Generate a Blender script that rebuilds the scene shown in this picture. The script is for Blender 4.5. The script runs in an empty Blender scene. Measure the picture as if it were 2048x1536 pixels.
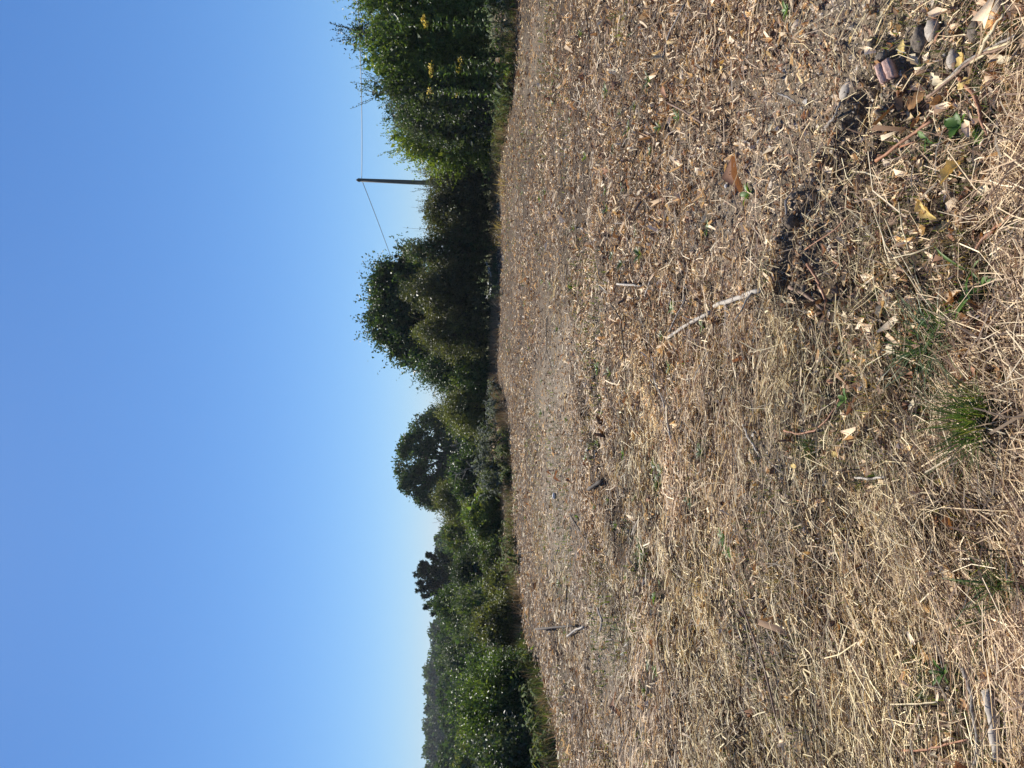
import bpy, math, random
import numpy as np
from mathutils import Vector

# ------------------------------------------------------------------ camera, light, exposure
S = bpy.context.scene
rad = math.radians
F, PITCH, EYE = 1538.0, rad(4.61), 1.5          # focal length in photograph pixels, downward pitch, eye height
cam_data = bpy.data.cameras.new("camera")
cam_data.sensor_fit = 'HORIZONTAL'
cam_data.sensor_width = 36.0
cam_data.lens = 36.0 * F / 2048.0
cam_data.clip_start = 0.05
cam_data.clip_end = 6000
cam = bpy.data.objects.new("camera", cam_data)
S.collection.objects.link(cam)
cam.location = (0, 0, EYE)
# the phone was held upright and the picture is stored on its side: world up points to the left of the picture
fwd = Vector((0, math.cos(PITCH), -math.sin(PITCH)))
down = Vector((0, -math.sin(PITCH), -math.cos(PITCH)))
right = Vector((1, 0, 0))
from mathutils import Matrix
cam.rotation_euler = Matrix((down, right, -fwd)).transposed().to_euler()
S.camera = cam

SUN_EL, SUN_AZ = rad(46), rad(-11)               # azimuth from +Y, positive to the right
world = bpy.data.worlds.new("World")
S.world = world
world.use_nodes = True
wn = world.node_tree
wn.nodes.clear()
sky = wn.nodes.new('ShaderNodeTexSky')
sky.sky_type = 'NISHITA'
sky.sun_disc = False
sky.sun_elevation = SUN_EL
sky.sun_rotation = SUN_AZ
sky.air_density = 1.0
sky.dust_density = 0.15
sky.ozone_density = 5.0
bg = wn.nodes.new('ShaderNodeBackground')
bg.inputs['Strength'].default_value = 0.066
wo = wn.nodes.new('ShaderNodeOutputWorld')
# the phone's colour rendering of the sky: each channel compressed over the whole dome
sep = wn.nodes.new('ShaderNodeSeparateColor'); comb = wn.nodes.new('ShaderNodeCombineColor')
wn.links.new(sky.outputs[0], sep.inputs[0])
for ch, (gain, power) in enumerate(((0.70, 0.98), (0.87, 0.86), (1.12, 0.72))):
    m1 = wn.nodes.new('ShaderNodeMath'); m1.operation = 'MULTIPLY'; m1.inputs[1].default_value = 0.085
    m2 = wn.nodes.new('ShaderNodeMath'); m2.operation = 'POWER'; m2.inputs[1].default_value = power
    m3 = wn.nodes.new('ShaderNodeMath'); m3.operation = 'MULTIPLY'; m3.inputs[1].default_value = gain / 0.1
    wn.links.new(sep.outputs[ch], m1.inputs[0]); wn.links.new(m1.outputs[0], m2.inputs[0])
    wn.links.new(m2.outputs[0], m3.inputs[0]); wn.links.new(m3.outputs[0], comb.inputs[ch])
wn.links.new(comb.outputs[0], bg.inputs[0])
wn.links.new(bg.outputs[0], wo.inputs[0])

sd = bpy.data.lights.new("sun", 'SUN')
sd.energy = 5.0
sd.angle = rad(0.53)
sd.color = (1.0, 0.94, 0.84)
sun = bpy.data.objects.new("sun", sd)
S.collection.objects.link(sun)
sdir = Vector((math.sin(SUN_AZ) * math.cos(SUN_EL), math.cos(SUN_AZ) * math.cos(SUN_EL), math.sin(SUN_EL)))
sun.rotation_euler = sdir.to_track_quat('Z', 'Y').to_euler()
sun.location = (0, 0, 30)

S.view_settings.view_transform = 'Standard'
S.view_settings.look = 'None'
S.view_settings.exposure = 0.58
S.view_settings.gamma = 1.0
S.render.engine = 'CYCLES'
S.cycles.max_bounces = 8
S.cycles.transparent_max_bounces = 4

rng = np.random.default_rng(7)

# ------------------------------------------------------------------ helpers
def tag(o, label=None, cat=None, group=None, kind=None):
    if label: o['label'] = label
    if cat: o['category'] = cat
    if group: o['group'] = group
    if kind: o['kind'] = kind
    return o

def empty(name, loc, label, cat, group=None):
    o = bpy.data.objects.new(name, None)
    o.empty_display_size = 0.2
    o.location = loc
    S.collection.objects.link(o)
    return tag(o, label, cat, group)

def mesh(name, verts, faces, col=None, mat=None, parent=None, smooth=False, loc=None):
    """verts (n,3); faces: an (m,k) index array or a list of such arrays; col: (n,3) vertex colours (albedo)."""
    if not isinstance(faces, (list, tuple)): faces = [faces]
    faces = [np.asarray(f, dtype=np.int32) for f in faces if len(f)]
    verts = np.asarray(verts, dtype=np.float32)
    if loc is not None: verts = verts - np.asarray(loc, dtype=np.float32)
    me = bpy.data.meshes.new(name)
    me.vertices.add(len(verts))
    me.vertices.foreach_set("co", verts.ravel())
    idx = np.concatenate([f.ravel() for f in faces])
    tot = np.concatenate([np.full(len(f), f.shape[1], dtype=np.int32) for f in faces])
    start = np.concatenate([[0], np.cumsum(tot)[:-1]]).astype(np.int32)
    me.loops.add(len(idx))
    me.loops.foreach_set("vertex_index", idx)
    me.polygons.add(len(tot))
    me.polygons.foreach_set("loop_start", start)
    me.polygons.foreach_set("loop_total", tot)
    if smooth: me.polygons.foreach_set("use_smooth", np.ones(len(tot), dtype=bool))
    me.update(calc_edges=True)
    if col is not None:
        c = np.ones((len(verts), 4), dtype=np.float32)
        c[:, :3] = col
        a = me.color_attributes.new("Col", 'FLOAT_COLOR', 'POINT')
        a.data.foreach_set("color", c.ravel())
    if mat: me.materials.append(mat)
    o = bpy.data.objects.new(name, me)
    if loc is not None and parent is None: o.location = loc
    if parent is not None: o.parent = parent
    S.collection.objects.link(o)
    return o

def nrm(v):
    return v / np.maximum(np.linalg.norm(v, axis=-1, keepdims=True), 1e-9)

def hash2(ix, iy, seed):
    h = (ix.astype(np.int64) * 374761393 + iy.astype(np.int64) * 668265263 + seed * 2147483647) & 0xffffffff
    h = ((h ^ (h >> 13)) * 1274126177) & 0xffffffff
    h = ((h ^ (h >> 16)) * 2246822519) & 0xffffffff
    return ((h >> 8) & 0xffff) / 65535.0

def vnoise(x, y, seed=0):
    ix, iy = np.floor(x), np.floor(y)
    fx, fy = x - ix, y - iy
    fx = fx * fx * (3 - 2 * fx); fy = fy * fy * (3 - 2 * fy)
    a = hash2(ix, iy, seed); b = hash2(ix + 1, iy, seed)
    c = hash2(ix, iy + 1, seed); d = hash2(ix + 1, iy + 1, seed)
    return (a * (1 - fx) + b * fx) * (1 - fy) + (c * (1 - fx) + d * fx) * fy

def fbm(x, y, seed=0, octv=4):
    s, a, t = 0, 1.0, 0
    for k in range(octv):
        s = s + a * vnoise(x * 2 ** k, y * 2 ** k, seed + k * 17); t += a; a *= 0.5
    return s / t

# seed line of the picture -> a ray; used only to find the spot on the real ground where a thing stands
def ray(px, py):
    d = fwd * 1.0 + down * ((px - 1024) / F) + right * ((768 - py) / F)
    return d

def ground_flat(px, py):
    d = ray(px, py)
    t = EYE / max(-d.z, 1e-4)
    return np.array([d.x * t, d.y * t])

def at(px, py, Y):
    """the point at distance Y in front of the camera (world y) along the line of sight"""
    d = ray(px, py); t = Y / d.y
    return np.array([d.x * t, Y, EYE + d.z * t])

def seg_dist(x, y, pts):
    best = np.full(np.shape(x), 1e9)
    for (a, b) in zip(pts[:-1], pts[1:]):
        a = np.array(a); b = np.array(b); ab = b - a
        t = np.clip(((x - a[0]) * ab[0] + (y - a[1]) * ab[1]) / (ab @ ab), 0, 1)
        best = np.minimum(best, np.hypot(x - a[0] - t * ab[0], y - a[1] - t * ab[1]))
    return best

def gpts(*pp): return [ground_flat(a, b) for a, b in pp]

CRACK = gpts((1755, 190), (1730, 250), (1700, 320), (1640, 400), (1605, 490), (1598, 570))
RUT1 = gpts((1170, 800), (1200, 930), (1260, 1060), (1370, 1220), (1480, 1400), (1600, 1600))
RUT2 = gpts((1090, 1150), (1120, 1300), (1200, 1480), (1260, 1600))
RUT3 = gpts((1050, -60), (1060, 60), (1060, 180))

def height(x, y):
    x = np.asarray(x, dtype=float); y = np.asarray(y, dtype=float)
    r = np.hypot(x, y)
    near = np.clip(1 - r / 60, 0, 1)
    z = (fbm(x * 0.35, y * 0.35, 3, 3) - 0.5) * 0.10 * np.clip(r / 8, 0.25, 1) * np.clip(1.6 - r / 40, 0.2, 1)
    z = z + (fbm(x * 2.2, y * 2.2, 11, 3) - 0.5) * 0.13 * near
    z = z + (fbm(x * 11, y * 11, 23, 3) - 0.5) * 0.04 * np.clip(1 - r / 14, 0, 1)
    u = x * math.sin(2.25) + y * math.cos(2.25); w = -x * math.cos(2.25) + y * math.sin(2.25)
    left = 1 / (1 + np.exp((x / np.maximum(np.abs(y), 1) - 0.02) * 14))
    z = z + (fbm(u * 4.5, w * 0.7, 303, 3) - 0.5) * 0.075 * near * left
    d = seg_dist(x, y, CRACK)
    rag = fbm(x * 14, y * 14, 29, 3)
    z = z - 0.12 * np.exp(-(d / (0.035 + 0.10 * np.clip(rag - 0.35, 0, 1))) ** 2) * np.clip(2.6 * rag - 0.25, 0, 1) + 0.045 * np.exp(-((d - 0.12) / 0.05) ** 2) * (0.5 + rag)
    for P, w in ((RUT1, 0.16), (RUT2, 0.2), (RUT3, 0.2)):
        d = seg_dist(x, y, P)
        z = z - 0.06 * np.exp(-(d / w) ** 2) + 0.035 * np.exp(-((d - 2.0 * w) / w) ** 2)
    far = np.clip((y - 45) / 120, 0, 1)
    z = z + far * far * (3 - 2 * far) * 0.6
    return z

def hz(x, y): return float(height(np.array([x]), np.array([y]))[0])

def gp(px, py, up=0.0):
    """the point of the ground seen at (px, py)"""
    x, y = ground_flat(px, py)
    for _ in range(4):
        z = hz(x, y)
        d = ray(px, py); t = (EYE - z) / max(-d.z, 1e-4)
        x, y = d.x * t, d.y * t
    return np.array([x, y, hz(x, y) + up])

# ------------------------------------------------------------------ materials
def new_mat(name):
    m = bpy.data.materials.new(name); m.use_nodes = True
    m.node_tree.nodes.clear()
    return m, m.node_tree.nodes, m.node_tree.links

def leaf_mat(name, rough=0.42, transl=0.35, spec=0.5, var=0.25, scale=1.0, ttint=(1.5, 1.5, 0.6)):
    m, N, L = new_mat(name)
    out = N.new('ShaderNodeOutputMaterial')
    col = N.new('ShaderNodeAttribute'); col.attribute_name = "Col"
    geo = N.new('ShaderNodeNewGeometry')
    noi = N.new('ShaderNodeTexNoise'); noi.inputs['Scale'].default_value = 60 * scale; noi.inputs['Detail'].default_value = 3
    mr = N.new('ShaderNodeMapRange'); mr.inputs['To Min'].default_value = 1 - var; mr.inputs['To Max'].default_value = 1 + var
    L.new(geo.outputs['Position'], noi.inputs['Vector'])
    L.new(noi.outputs['Fac'], mr.inputs['Value'])
    mul = N.new('ShaderNodeVectorMath'); mul.operation = 'SCALE'
    L.new(col.outputs['Color'], mul.inputs[0]); L.new(mr.outputs[0], mul.inputs['Scale'])
    p = N.new('ShaderNodeBsdfPrincipled')
    p.inputs['Roughness'].default_value = rough
    p.inputs['Specular IOR Level'].default_value = spec
    L.new(mul.outputs[0], p.inputs['Base Color'])
    tr = N.new('ShaderNodeBsdfTranslucent')
    tm = N.new('ShaderNodeVectorMath'); tm.operation = 'MULTIPLY'; tm.inputs[1].default_value = ttint
    L.new(mul.outputs[0], tm.inputs[0]); L.new(tm.outputs[0], tr.inputs['Color'])
    mx = N.new('ShaderNodeMixShader'); mx.inputs[0].default_value = transl
    L.new(p.outputs[0], mx.inputs[1]); L.new(tr.outputs[0], mx.inputs[2])
    L.new(mx.outputs[0], out.inputs['Surface'])
    return m

def wood_mat(name, c1, c2, scale=30, rough=0.8, bump=0.4, stretch=(1, 1, 1), spots=None):
    m, N, L = new_mat(name)
    out = N.new('ShaderNodeOutputMaterial')
    tc = N.new('ShaderNodeTexCoord')
    mp = N.new('ShaderNodeMapping'); mp.inputs['Scale'].default_value = stretch
    L.new(tc.outputs['Object'], mp.inputs['Vector'])
    n1 = N.new('ShaderNodeTexNoise'); n1.inputs['Scale'].default_value = scale; n1.inputs['Detail'].default_value = 6
    n1.inputs['Roughness'].default_value = 0.65
    L.new(mp.outputs[0], n1.inputs['Vector'])
    cr = N.new('ShaderNodeValToRGB')
    cr.color_ramp.elements[0].position = 0.32; cr.color_ramp.elements[0].color = (*c1, 1)
    cr.color_ramp.elements[1].position = 0.68; cr.color_ramp.elements[1].color = (*c2, 1)
    L.new(n1.outputs['Fac'], cr.inputs['Fac'])
    src = cr.outputs[0]
    if spots:
        n2 = N.new('ShaderNodeTexNoise'); n2.inputs['Scale'].default_value = spots[1]; n2.inputs['Detail'].default_value = 2
        L.new(mp.outputs[0], n2.inputs['Vector'])
        st = N.new('ShaderNodeMapRange'); st.inputs['From Min'].default_value = 0.60; st.inputs['From Max'].default_value = 0.66
        L.new(n2.outputs['Fac'], st.inputs['Value'])
        mix = N.new('ShaderNodeMix'); mix.data_type = 'RGBA'
        L.new(st.outputs[0], mix.inputs['Factor']); L.new(src, mix.inputs['A']); mix.inputs['B'].default_value = (*spots[0], 1)
        src = mix.outputs['Result']
    p = N.new('ShaderNodeBsdfPrincipled'); p.inputs['Roughness'].default_value = rough
    p.inputs['Specular IOR Level'].default_value = 0.3
    L.new(src, p.inputs['Base Color'])
    b = N.new('ShaderNodeBump'); b.inputs['Strength'].default_value = bump; b.inputs['Distance'].default_value = 0.01
    L.new(n1.outputs['Fac'], b.inputs['Height']); L.new(b.outputs[0], p.inputs['Normal'])
    L.new(p.outputs[0], out.inputs['Surface'])
    return m

M_LEAF = leaf_mat("leaf", 0.48, 0.34, 0.35)
M_LEAF_GLOSS = leaf_mat("glossy_leaf", 0.46, 0.30, 0.32)
M_LEAF_FAR = leaf_mat("far_foliage", 0.6, 0.3, 0.3, scale=0.05)
M_GRASS = leaf_mat("green_grass", 0.45, 0.35, 0.4)
M_STRAW = leaf_mat("dry_straw", 0.6, 0.2, 0.35, var=0.2, scale=3, ttint=(1.15, 1.0, 0.8))
M_DEAD = leaf_mat("dead_leaf", 0.85, 0.2, 0.2, var=0.3, scale=2, ttint=(1.3, 1.0, 0.6))
M_BARK = wood_mat("bark", (0.03, 0.024, 0.018), (0.11, 0.09, 0.07), 14, 0.9, 0.6)
M_BLEACHED = wood_mat("bleached_wood", (0.27, 0.23, 0.18), (0.54, 0.48, 0.40), 50, 0.75, 0.4, spots=((0.10, 0.08, 0.06), 26))
M_GREYWOOD = wood_mat("grey_wood", (0.14, 0.12, 0.10), (0.36, 0.32, 0.28), 60, 0.8, 0.5)
M_DARKWOOD = wood_mat("dark_twig", (0.03, 0.022, 0.016), (0.10, 0.075, 0.055), 60, 0.8, 0.5)
M_REDWOOD = wood_mat("red_brown_stem", (0.22, 0.09, 0.045), (0.42, 0.21, 0.11), 50, 0.6, 0.3)
M_BROWNWOOD = wood_mat("brown_stick", (0.13, 0.075, 0.045), (0.33, 0.22, 0.15), 45, 0.7, 0.4)
M_STALK = wood_mat("pale_stalk", (0.42, 0.33, 0.18), (0.66, 0.55, 0.34), 40, 0.5, 0.2)
M_POLE = wood_mat("weathered_pole", (0.07, 0.06, 0.05), (0.17, 0.145, 0.12), 6, 0.85, 0.6, (6, 6, 0.5))
M_WIRE = wood_mat("cable", (0.015, 0.015, 0.016), (0.03, 0.03, 0.03), 4, 0.5, 0.0)
M_STONE = wood_mat("tan_stone", (0.30, 0.25, 0.20), (0.48, 0.42, 0.34), 90, 0.75, 0.25, spots=((0.2, 0.17, 0.14), 120))
M_BRICK = wood_mat("pink_brick", (0.40, 0.24, 0.19), (0.58, 0.40, 0.33), 110, 0.9, 0.4)
M_GROOVE = wood_mat("groove_dark", (0.06, 0.035, 0.03), (0.11, 0.07, 0.06), 80, 0.95, 0.3)  # dark red-brown tone for the brick's groove
M_CLOD = wood_mat("soil_clod", (0.07, 0.055, 0.042), (0.22, 0.18, 0.14), 70, 0.95, 0.6)
M_PALESTONE = wood_mat("pale_pebble", (0.5, 0.47, 0.42), (0.7, 0.67, 0.62), 80, 0.7, 0.3)

def attr_mat(name, rough=0.9, scale=80, bump=0.5):
    m, N, L = new_mat(name)
    out = N.new('ShaderNodeOutputMaterial')
    col = N.new('ShaderNodeAttribute'); col.attribute_name = "Col"
    geo = N.new('ShaderNodeNewGeometry')
    n = N.new('ShaderNodeTexNoise'); n.inputs['Scale'].default_value = scale; n.inputs['Detail'].default_value = 4
    L.new(geo.outputs['Position'], n.inputs['Vector'])
    mr = N.new('ShaderNodeMapRange'); mr.inputs['To Min'].default_value = 0.6; mr.inputs['To Max'].default_value = 1.4
    L.new(n.outputs['Fac'], mr.inputs['Value'])
    mul = N.new('ShaderNodeVectorMath'); mul.operation = 'SCALE'
    L.new(col.outputs['Color'], mul.inputs[0]); L.new(mr.outputs[0], mul.inputs['Scale'])
    p = N.new('ShaderNodeBsdfPrincipled'); p.inputs['Roughness'].default_value = rough
    p.inputs['Specular IOR Level'].default_value = 0.2
    b = N.new('ShaderNodeBump'); b.inputs['Strength'].default_value = bump; b.inputs['Distance'].default_value = 0.01
    L.new(n.outputs['Fac'], b.inputs['Height']); L.new(b.outputs[0], p.inputs['Normal'])
    L.new(mul.outputs[0], p.inputs['Base Color']); L.new(p.outputs[0], out.inputs['Surface'])
    return m
M_WEED = leaf_mat("matte_leaf", 0.75, 0.34, 0.12)
M_CRUMB = attr_mat("soil_crumb")
M_FLOWER = attr_mat("yellow_petals", 0.6, 200, 0.1)

# ground: soil, trodden thatch and, far off, meadow
def ground_mat():
    m, N, L = new_mat("field_soil")
    out = N.new('ShaderNodeOutputMaterial')
    geo = N.new('ShaderNodeNewGeometry')
    def noise(sc, det=5, ro=0.6):
        n = N.new('ShaderNodeTexNoise'); n.inputs['Scale'].default_value = sc; n.inputs['Detail'].default_value = det
        n.inputs['Roughness'].default_value = ro
        L.new(geo.outputs['Position'], n.inputs['Vector']); return n
    col = N.new('ShaderNodeAttribute'); col.attribute_name = "Col"
    fine = noise(45, 8, 0.7); mid = noise(5, 5)
    r1 = N.new('ShaderNodeMapRange'); r1.inputs['From Min'].default_value = 0.3; r1.inputs['From Max'].default_value = 0.7
    r1.inputs['To Min'].default_value = 0.55; r1.inputs['To Max'].default_value = 1.5
    L.new(fine.outputs['Fac'], r1.inputs['Value'])
    r2 = N.new('ShaderNodeMapRange'); r2.inputs['From Min'].default_value = 0.3; r2.inputs['From Max'].default_value = 0.7
    r2.inputs['To Min'].default_value = 0.8; r2.inputs['To Max'].default_value = 1.2
    L.new(mid.outputs['Fac'], r2.inputs['Value'])
    mm = N.new('ShaderNodeMath'); mm.operation = 'MULTIPLY'
    L.new(r1.outputs[0], mm.inputs[0]); L.new(r2.outputs[0], mm.inputs[1])
    mul = N.new('ShaderNodeVectorMath'); mul.operation = 'SCALE'
    L.new(col.outputs['Color'], mul.inputs[0]); L.new(mm.outputs[0], mul.inputs['Scale'])
    p = N.new('ShaderNodeBsdfPrincipled'); p.inputs['Roughness'].default_value = 0.95
    p.inputs['Specular IOR Level'].default_value = 0.15
    L.new(mul.outputs[0], p.inputs['Base Color'])
    b = N.new('ShaderNodeBump'); b.inputs['Strength'].default_value = 0.9; b.inputs['Distance'].default_value = 0.03
    L.new(fine.outputs['Fac'], b.inputs['Height']); L.new(b.outputs[0], p.inputs['Normal'])
    L.new(p.outputs[0], out.inputs['Surface'])
    return m
M_GROUND = ground_mat()

# ------------------------------------------------------------------ ground sheet
def blob(x, y, c, sx, sy):
    return np.exp(-((x - c[0]) / sx) ** 2 - ((y - c[1]) / sy) ** 2)

def soilness(x, y):
    """1 where bare soil shows, 0 where dry grass lies thick"""
    s = np.zeros(np.shape(x))
    for px, py, sx, sy, w in ((1640, 130, 0.55, 0.5, 1.0), (1560, 260, 0.55, 0.75, 1.0), (1480, 440, 0.4, 0.7, 0.9),
                              (1700, 60, 0.5, 0.35, 1.0), (1830, 60, 0.4, 0.3, 0.9), (1620, 420, 0.25, 0.35, 0.8),
                              (1400, 330, 0.6, 0.6, 0.5), (1110, 900, 1.6, 1.5, 0.9), (1120, 1010, 1.5, 1.3, 0.8),
                              (1560, 960, 0.28, 0.25, 0.8), (1740, 1010, 0.16, 0.14, 0.6), (1090, 820, 1.2, 1.2, 0.7),
                              (1200, 1310, 0.5, 1.2, 0.8), (1240, 1420, 0.45, 0.9, 0.8), (1540, 1380, 0.3, 0.35, 0.7),
                              (1165, 650, 0.8, 0.9, 0.6), (1070, 100, 0.8, 1.6, 0.5), (1250, 130, 0.8, 0.5, 0.25)):
        c = ground_flat(px, py)
        s = np.maximum(s, w * blob(x, y, c, sx * 1.3, sy * 1.5))
    s = np.maximum(s, 1.3 * np.exp(-(seg_dist(x, y, CRACK) / 0.07) ** 2))
    n = fbm(x * 1.3, y * 0.9, 41, 3)
    return np.clip(s * (0.55 + 0.9 * n) + 0.6 * np.clip(n - 0.6, 0, 1), 0, 1)

def build_ground():
    rr = [0.35]
    while rr[-1] < 1.7: rr.append(rr[-1] * 1.02)
    while rr[-1] < 4.6: rr.append(rr[-1] * 1.007)
    while rr[-1] < 34: rr.append(rr[-1] * 1.021)
    while rr[-1] < 900: rr.append(rr[-1] * 1.07)
    rr = np.array(rr)
    th = np.concatenate([np.linspace(-180, -42, 40, endpoint=False), np.linspace(-42, 42, 300, endpoint=False), np.linspace(42, 180, 40, endpoint=False)])
    T = np.radians(th)
    R, A = np.meshgrid(rr, T, indexing='ij')
    X, Y = R * np.sin(A), R * np.cos(A)
    Z = height(X, Y)
    nr, nt = R.shape
    v = np.stack([X, Y, Z], -1).reshape(-1, 3)
    v = np.vstack([v, [[0, 0, hz(0, 0)]]])
    i = np.arange(nr - 1)[:, None]; j = np.arange(nt)[None, :]; j2 = (j + 1) % nt
    q = np.stack([i * nt + j, (i + 1) * nt + j, (i + 1) * nt + j2, i * nt + j2], -1).reshape(-1, 4)[:, ::-1]
    jj = np.arange(nt)
    t = np.stack([np.full(nt, nr * nt), (jj + 1) % nt, jj], -1)[:, ::-1]
    x, y = v[:, 0], v[:, 1]
    s = soilness(x, y)[:, None]
    n = fbm(x * 0.8, y * 0.8, 77, 3)[:, None]
    soil = np.array([[0.27, 0.215, 0.15]]) * (0.9 + 0.35 * (n - 0.5))
    thatch = np.array([[0.105, 0.073, 0.046]]) * (0.9 + 0.6 * (n - 0.5))  # thatch colour darkened to deepen the shade between the straws
    c = thatch * (1 - s) + soil * s
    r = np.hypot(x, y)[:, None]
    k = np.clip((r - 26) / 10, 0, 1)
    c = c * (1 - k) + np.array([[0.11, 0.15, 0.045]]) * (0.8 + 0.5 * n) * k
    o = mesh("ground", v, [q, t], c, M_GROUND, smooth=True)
    tag(o, kind='structure')
build_ground()

# ------------------------------------------------------------------ generic builders
def rand_unit(n):
    v = rng.normal(size=(n, 3)); return nrm(v)

def leaves(p, d, nv, L, W, col, fold=0.18):
    """folded diamond leaves: p base points, d direction, nv rough normal, L length, W width, col (n,3)"""
    n = len(p)
    s = nrm(np.cross(d, nv)); nn = nrm(np.cross(s, d))
    L = np.broadcast_to(np.asarray(L, float).reshape(-1, 1), (n, 1)); W = np.broadcast_to(np.asarray(W, float).reshape(-1, 1), (n, 1))
    a = p
    b = p + 0.45 * L * d + 0.5 * W * s + fold * W * nn
    c = p + L * d - 0.1 * L * nn
    e = p + 0.45 * L * d - 0.5 * W * s + fold * W * nn
    v = np.stack([a, b, c, e], 1).reshape(-1, 3)
    k = np.arange(n)[:, None] * 4
    f = np.concatenate([k + [0, 1, 2], k + [0, 2, 3]], 0)
    return v, f, np.repeat(col, 4, 0)

def ribbons(P, W, side, col, taper=True):
    """P (n,k,3) centre lines, W (n,) widths, side (n,3) side vectors"""
    n, k, _ = P.shape
    w = np.ones(k)
    if taper: w = 1 - np.linspace(0, 1, k) ** 2 * 0.85
    off = side[:, None, :] * (W[:, None, None] * 0.5) * w[None, :, None]
    v = np.stack([P - off, P + off], 2).reshape(-1, 3)
    base = (np.arange(n) * k * 2)[:, None, None]
    j = np.arange(k - 1)[None, :, None] * 2
    f = (base + j + np.array([0, 1, 3, 2])[None, None, :]).reshape(-1, 4)
    return v, f, np.repeat(col, 2 * k, 0)

def tube(pts, radii, sides=6, jitter=0.0):
    pts = np.asarray(pts, float); k = len(pts)
    radii = np.broadcast_to(np.asarray(radii, float), (k,))
    t = np.gradient(pts, axis=0); t = nrm(t)
    ref = np.array([0, 0, 1.0]) if abs(t[0][2]) < 0.9 else np.array([1.0, 0, 0])
    vs = []
    u = nrm(np.cross(t[0], ref))
    for i in range(k):
        u = nrm(u - t[i] * (u @ t[i])); w = np.cross(t[i], u)
        a = np.linspace(0, 2 * np.pi, sides, endpoint=False)
        rj = radii[i] * (1 + jitter * rng.uniform(-1, 1, sides))
        vs.append(pts[i] + rj[:, None] * (np.cos(a)[:, None] * u + np.sin(a)[:, None] * w))
    v = np.vstack(vs + [pts[:1], pts[-1:]])
    i = np.arange(k - 1)[:, None]; j = np.arange(sides)[None, :]; j2 = (j + 1) % sides
    q = np.stack([i * sides + j, i * sides + j2, (i + 1) * sides + j2, (i + 1) * sides + j], -1).reshape(-1, 4)
    jj = np.arange(sides); c0, c1 = k * sides, k * sides + 1
    t0 = np.stack([np.full(sides, c0), (jj + 1) % sides, jj], -1)
    t1 = np.stack([np.full(sides, c1), (k - 1) * sides + jj, (k - 1) * sides + (jj + 1) % sides], -1)
    return v, q, np.vstack([t0, t1])

class MB:
    def __init__(s): s.v, s.f, s.c, s.n = [], {}, [], 0
    def add(s, v, *faces, col=None):
        v = np.asarray(v)
        for f in faces:
            f = np.asarray(f)
            if len(f): s.f.setdefault(f.shape[1], []).append(f + s.n)
        s.v.append(v); s.n += len(v)
        if col is not None: s.c.append(np.broadcast_to(col, (len(v), 3)))
    def build(s, name, mat, parent=None, smooth=False, loc=None):
        if not s.v: return None
        return mesh(name, np.vstack(s.v), [np.vstack(f) for f in s.f.values()], np.vstack(s.c) if s.c else None, mat, parent, smooth, loc)

def wobble(a, b, k=6, amp=0.08, sag=0.0):
    a = np.asarray(a, float); b = np.asarray(b, float)
    t = np.linspace(0, 1, k)[:, None]
    L = np.linalg.norm(b - a)
    p = a + (b - a) * t
    p[1:-1] += rng.normal(size=(k - 2, 3)) * amp * L * 0.35
    p[:, 2] += sag * np.sin(np.pi * t[:, 0])
    return p

edge = [(1040, -120), (1035, 0), (1029, 100), (1024, 180), (1010, 260), (997, 330), (993, 400), (993, 500), (998, 600), (995, 690), (990, 740), (1002, 800), (1012, 850), (1018, 920), (1022, 1000), (1024, 1080), (1030, 1160), (1038, 1220), (1052, 1290), (1075, 1340), (1095, 1400), (1103, 1470), (1112, 1560), (1120, 1680)]
E = np.array([ground_flat(*e) for e in edge])
seg = np.linalg.norm(np.diff(E, axis=0), axis=1); cum = np.concatenate([[0], np.cumsum(seg)])
def edge_y(x, y):
    a = math.atan2(x, y); A = np.arctan2(E[:, 0], E[:, 1])[::-1]
    return float(np.interp(a, A, E[::-1, 1]))

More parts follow.
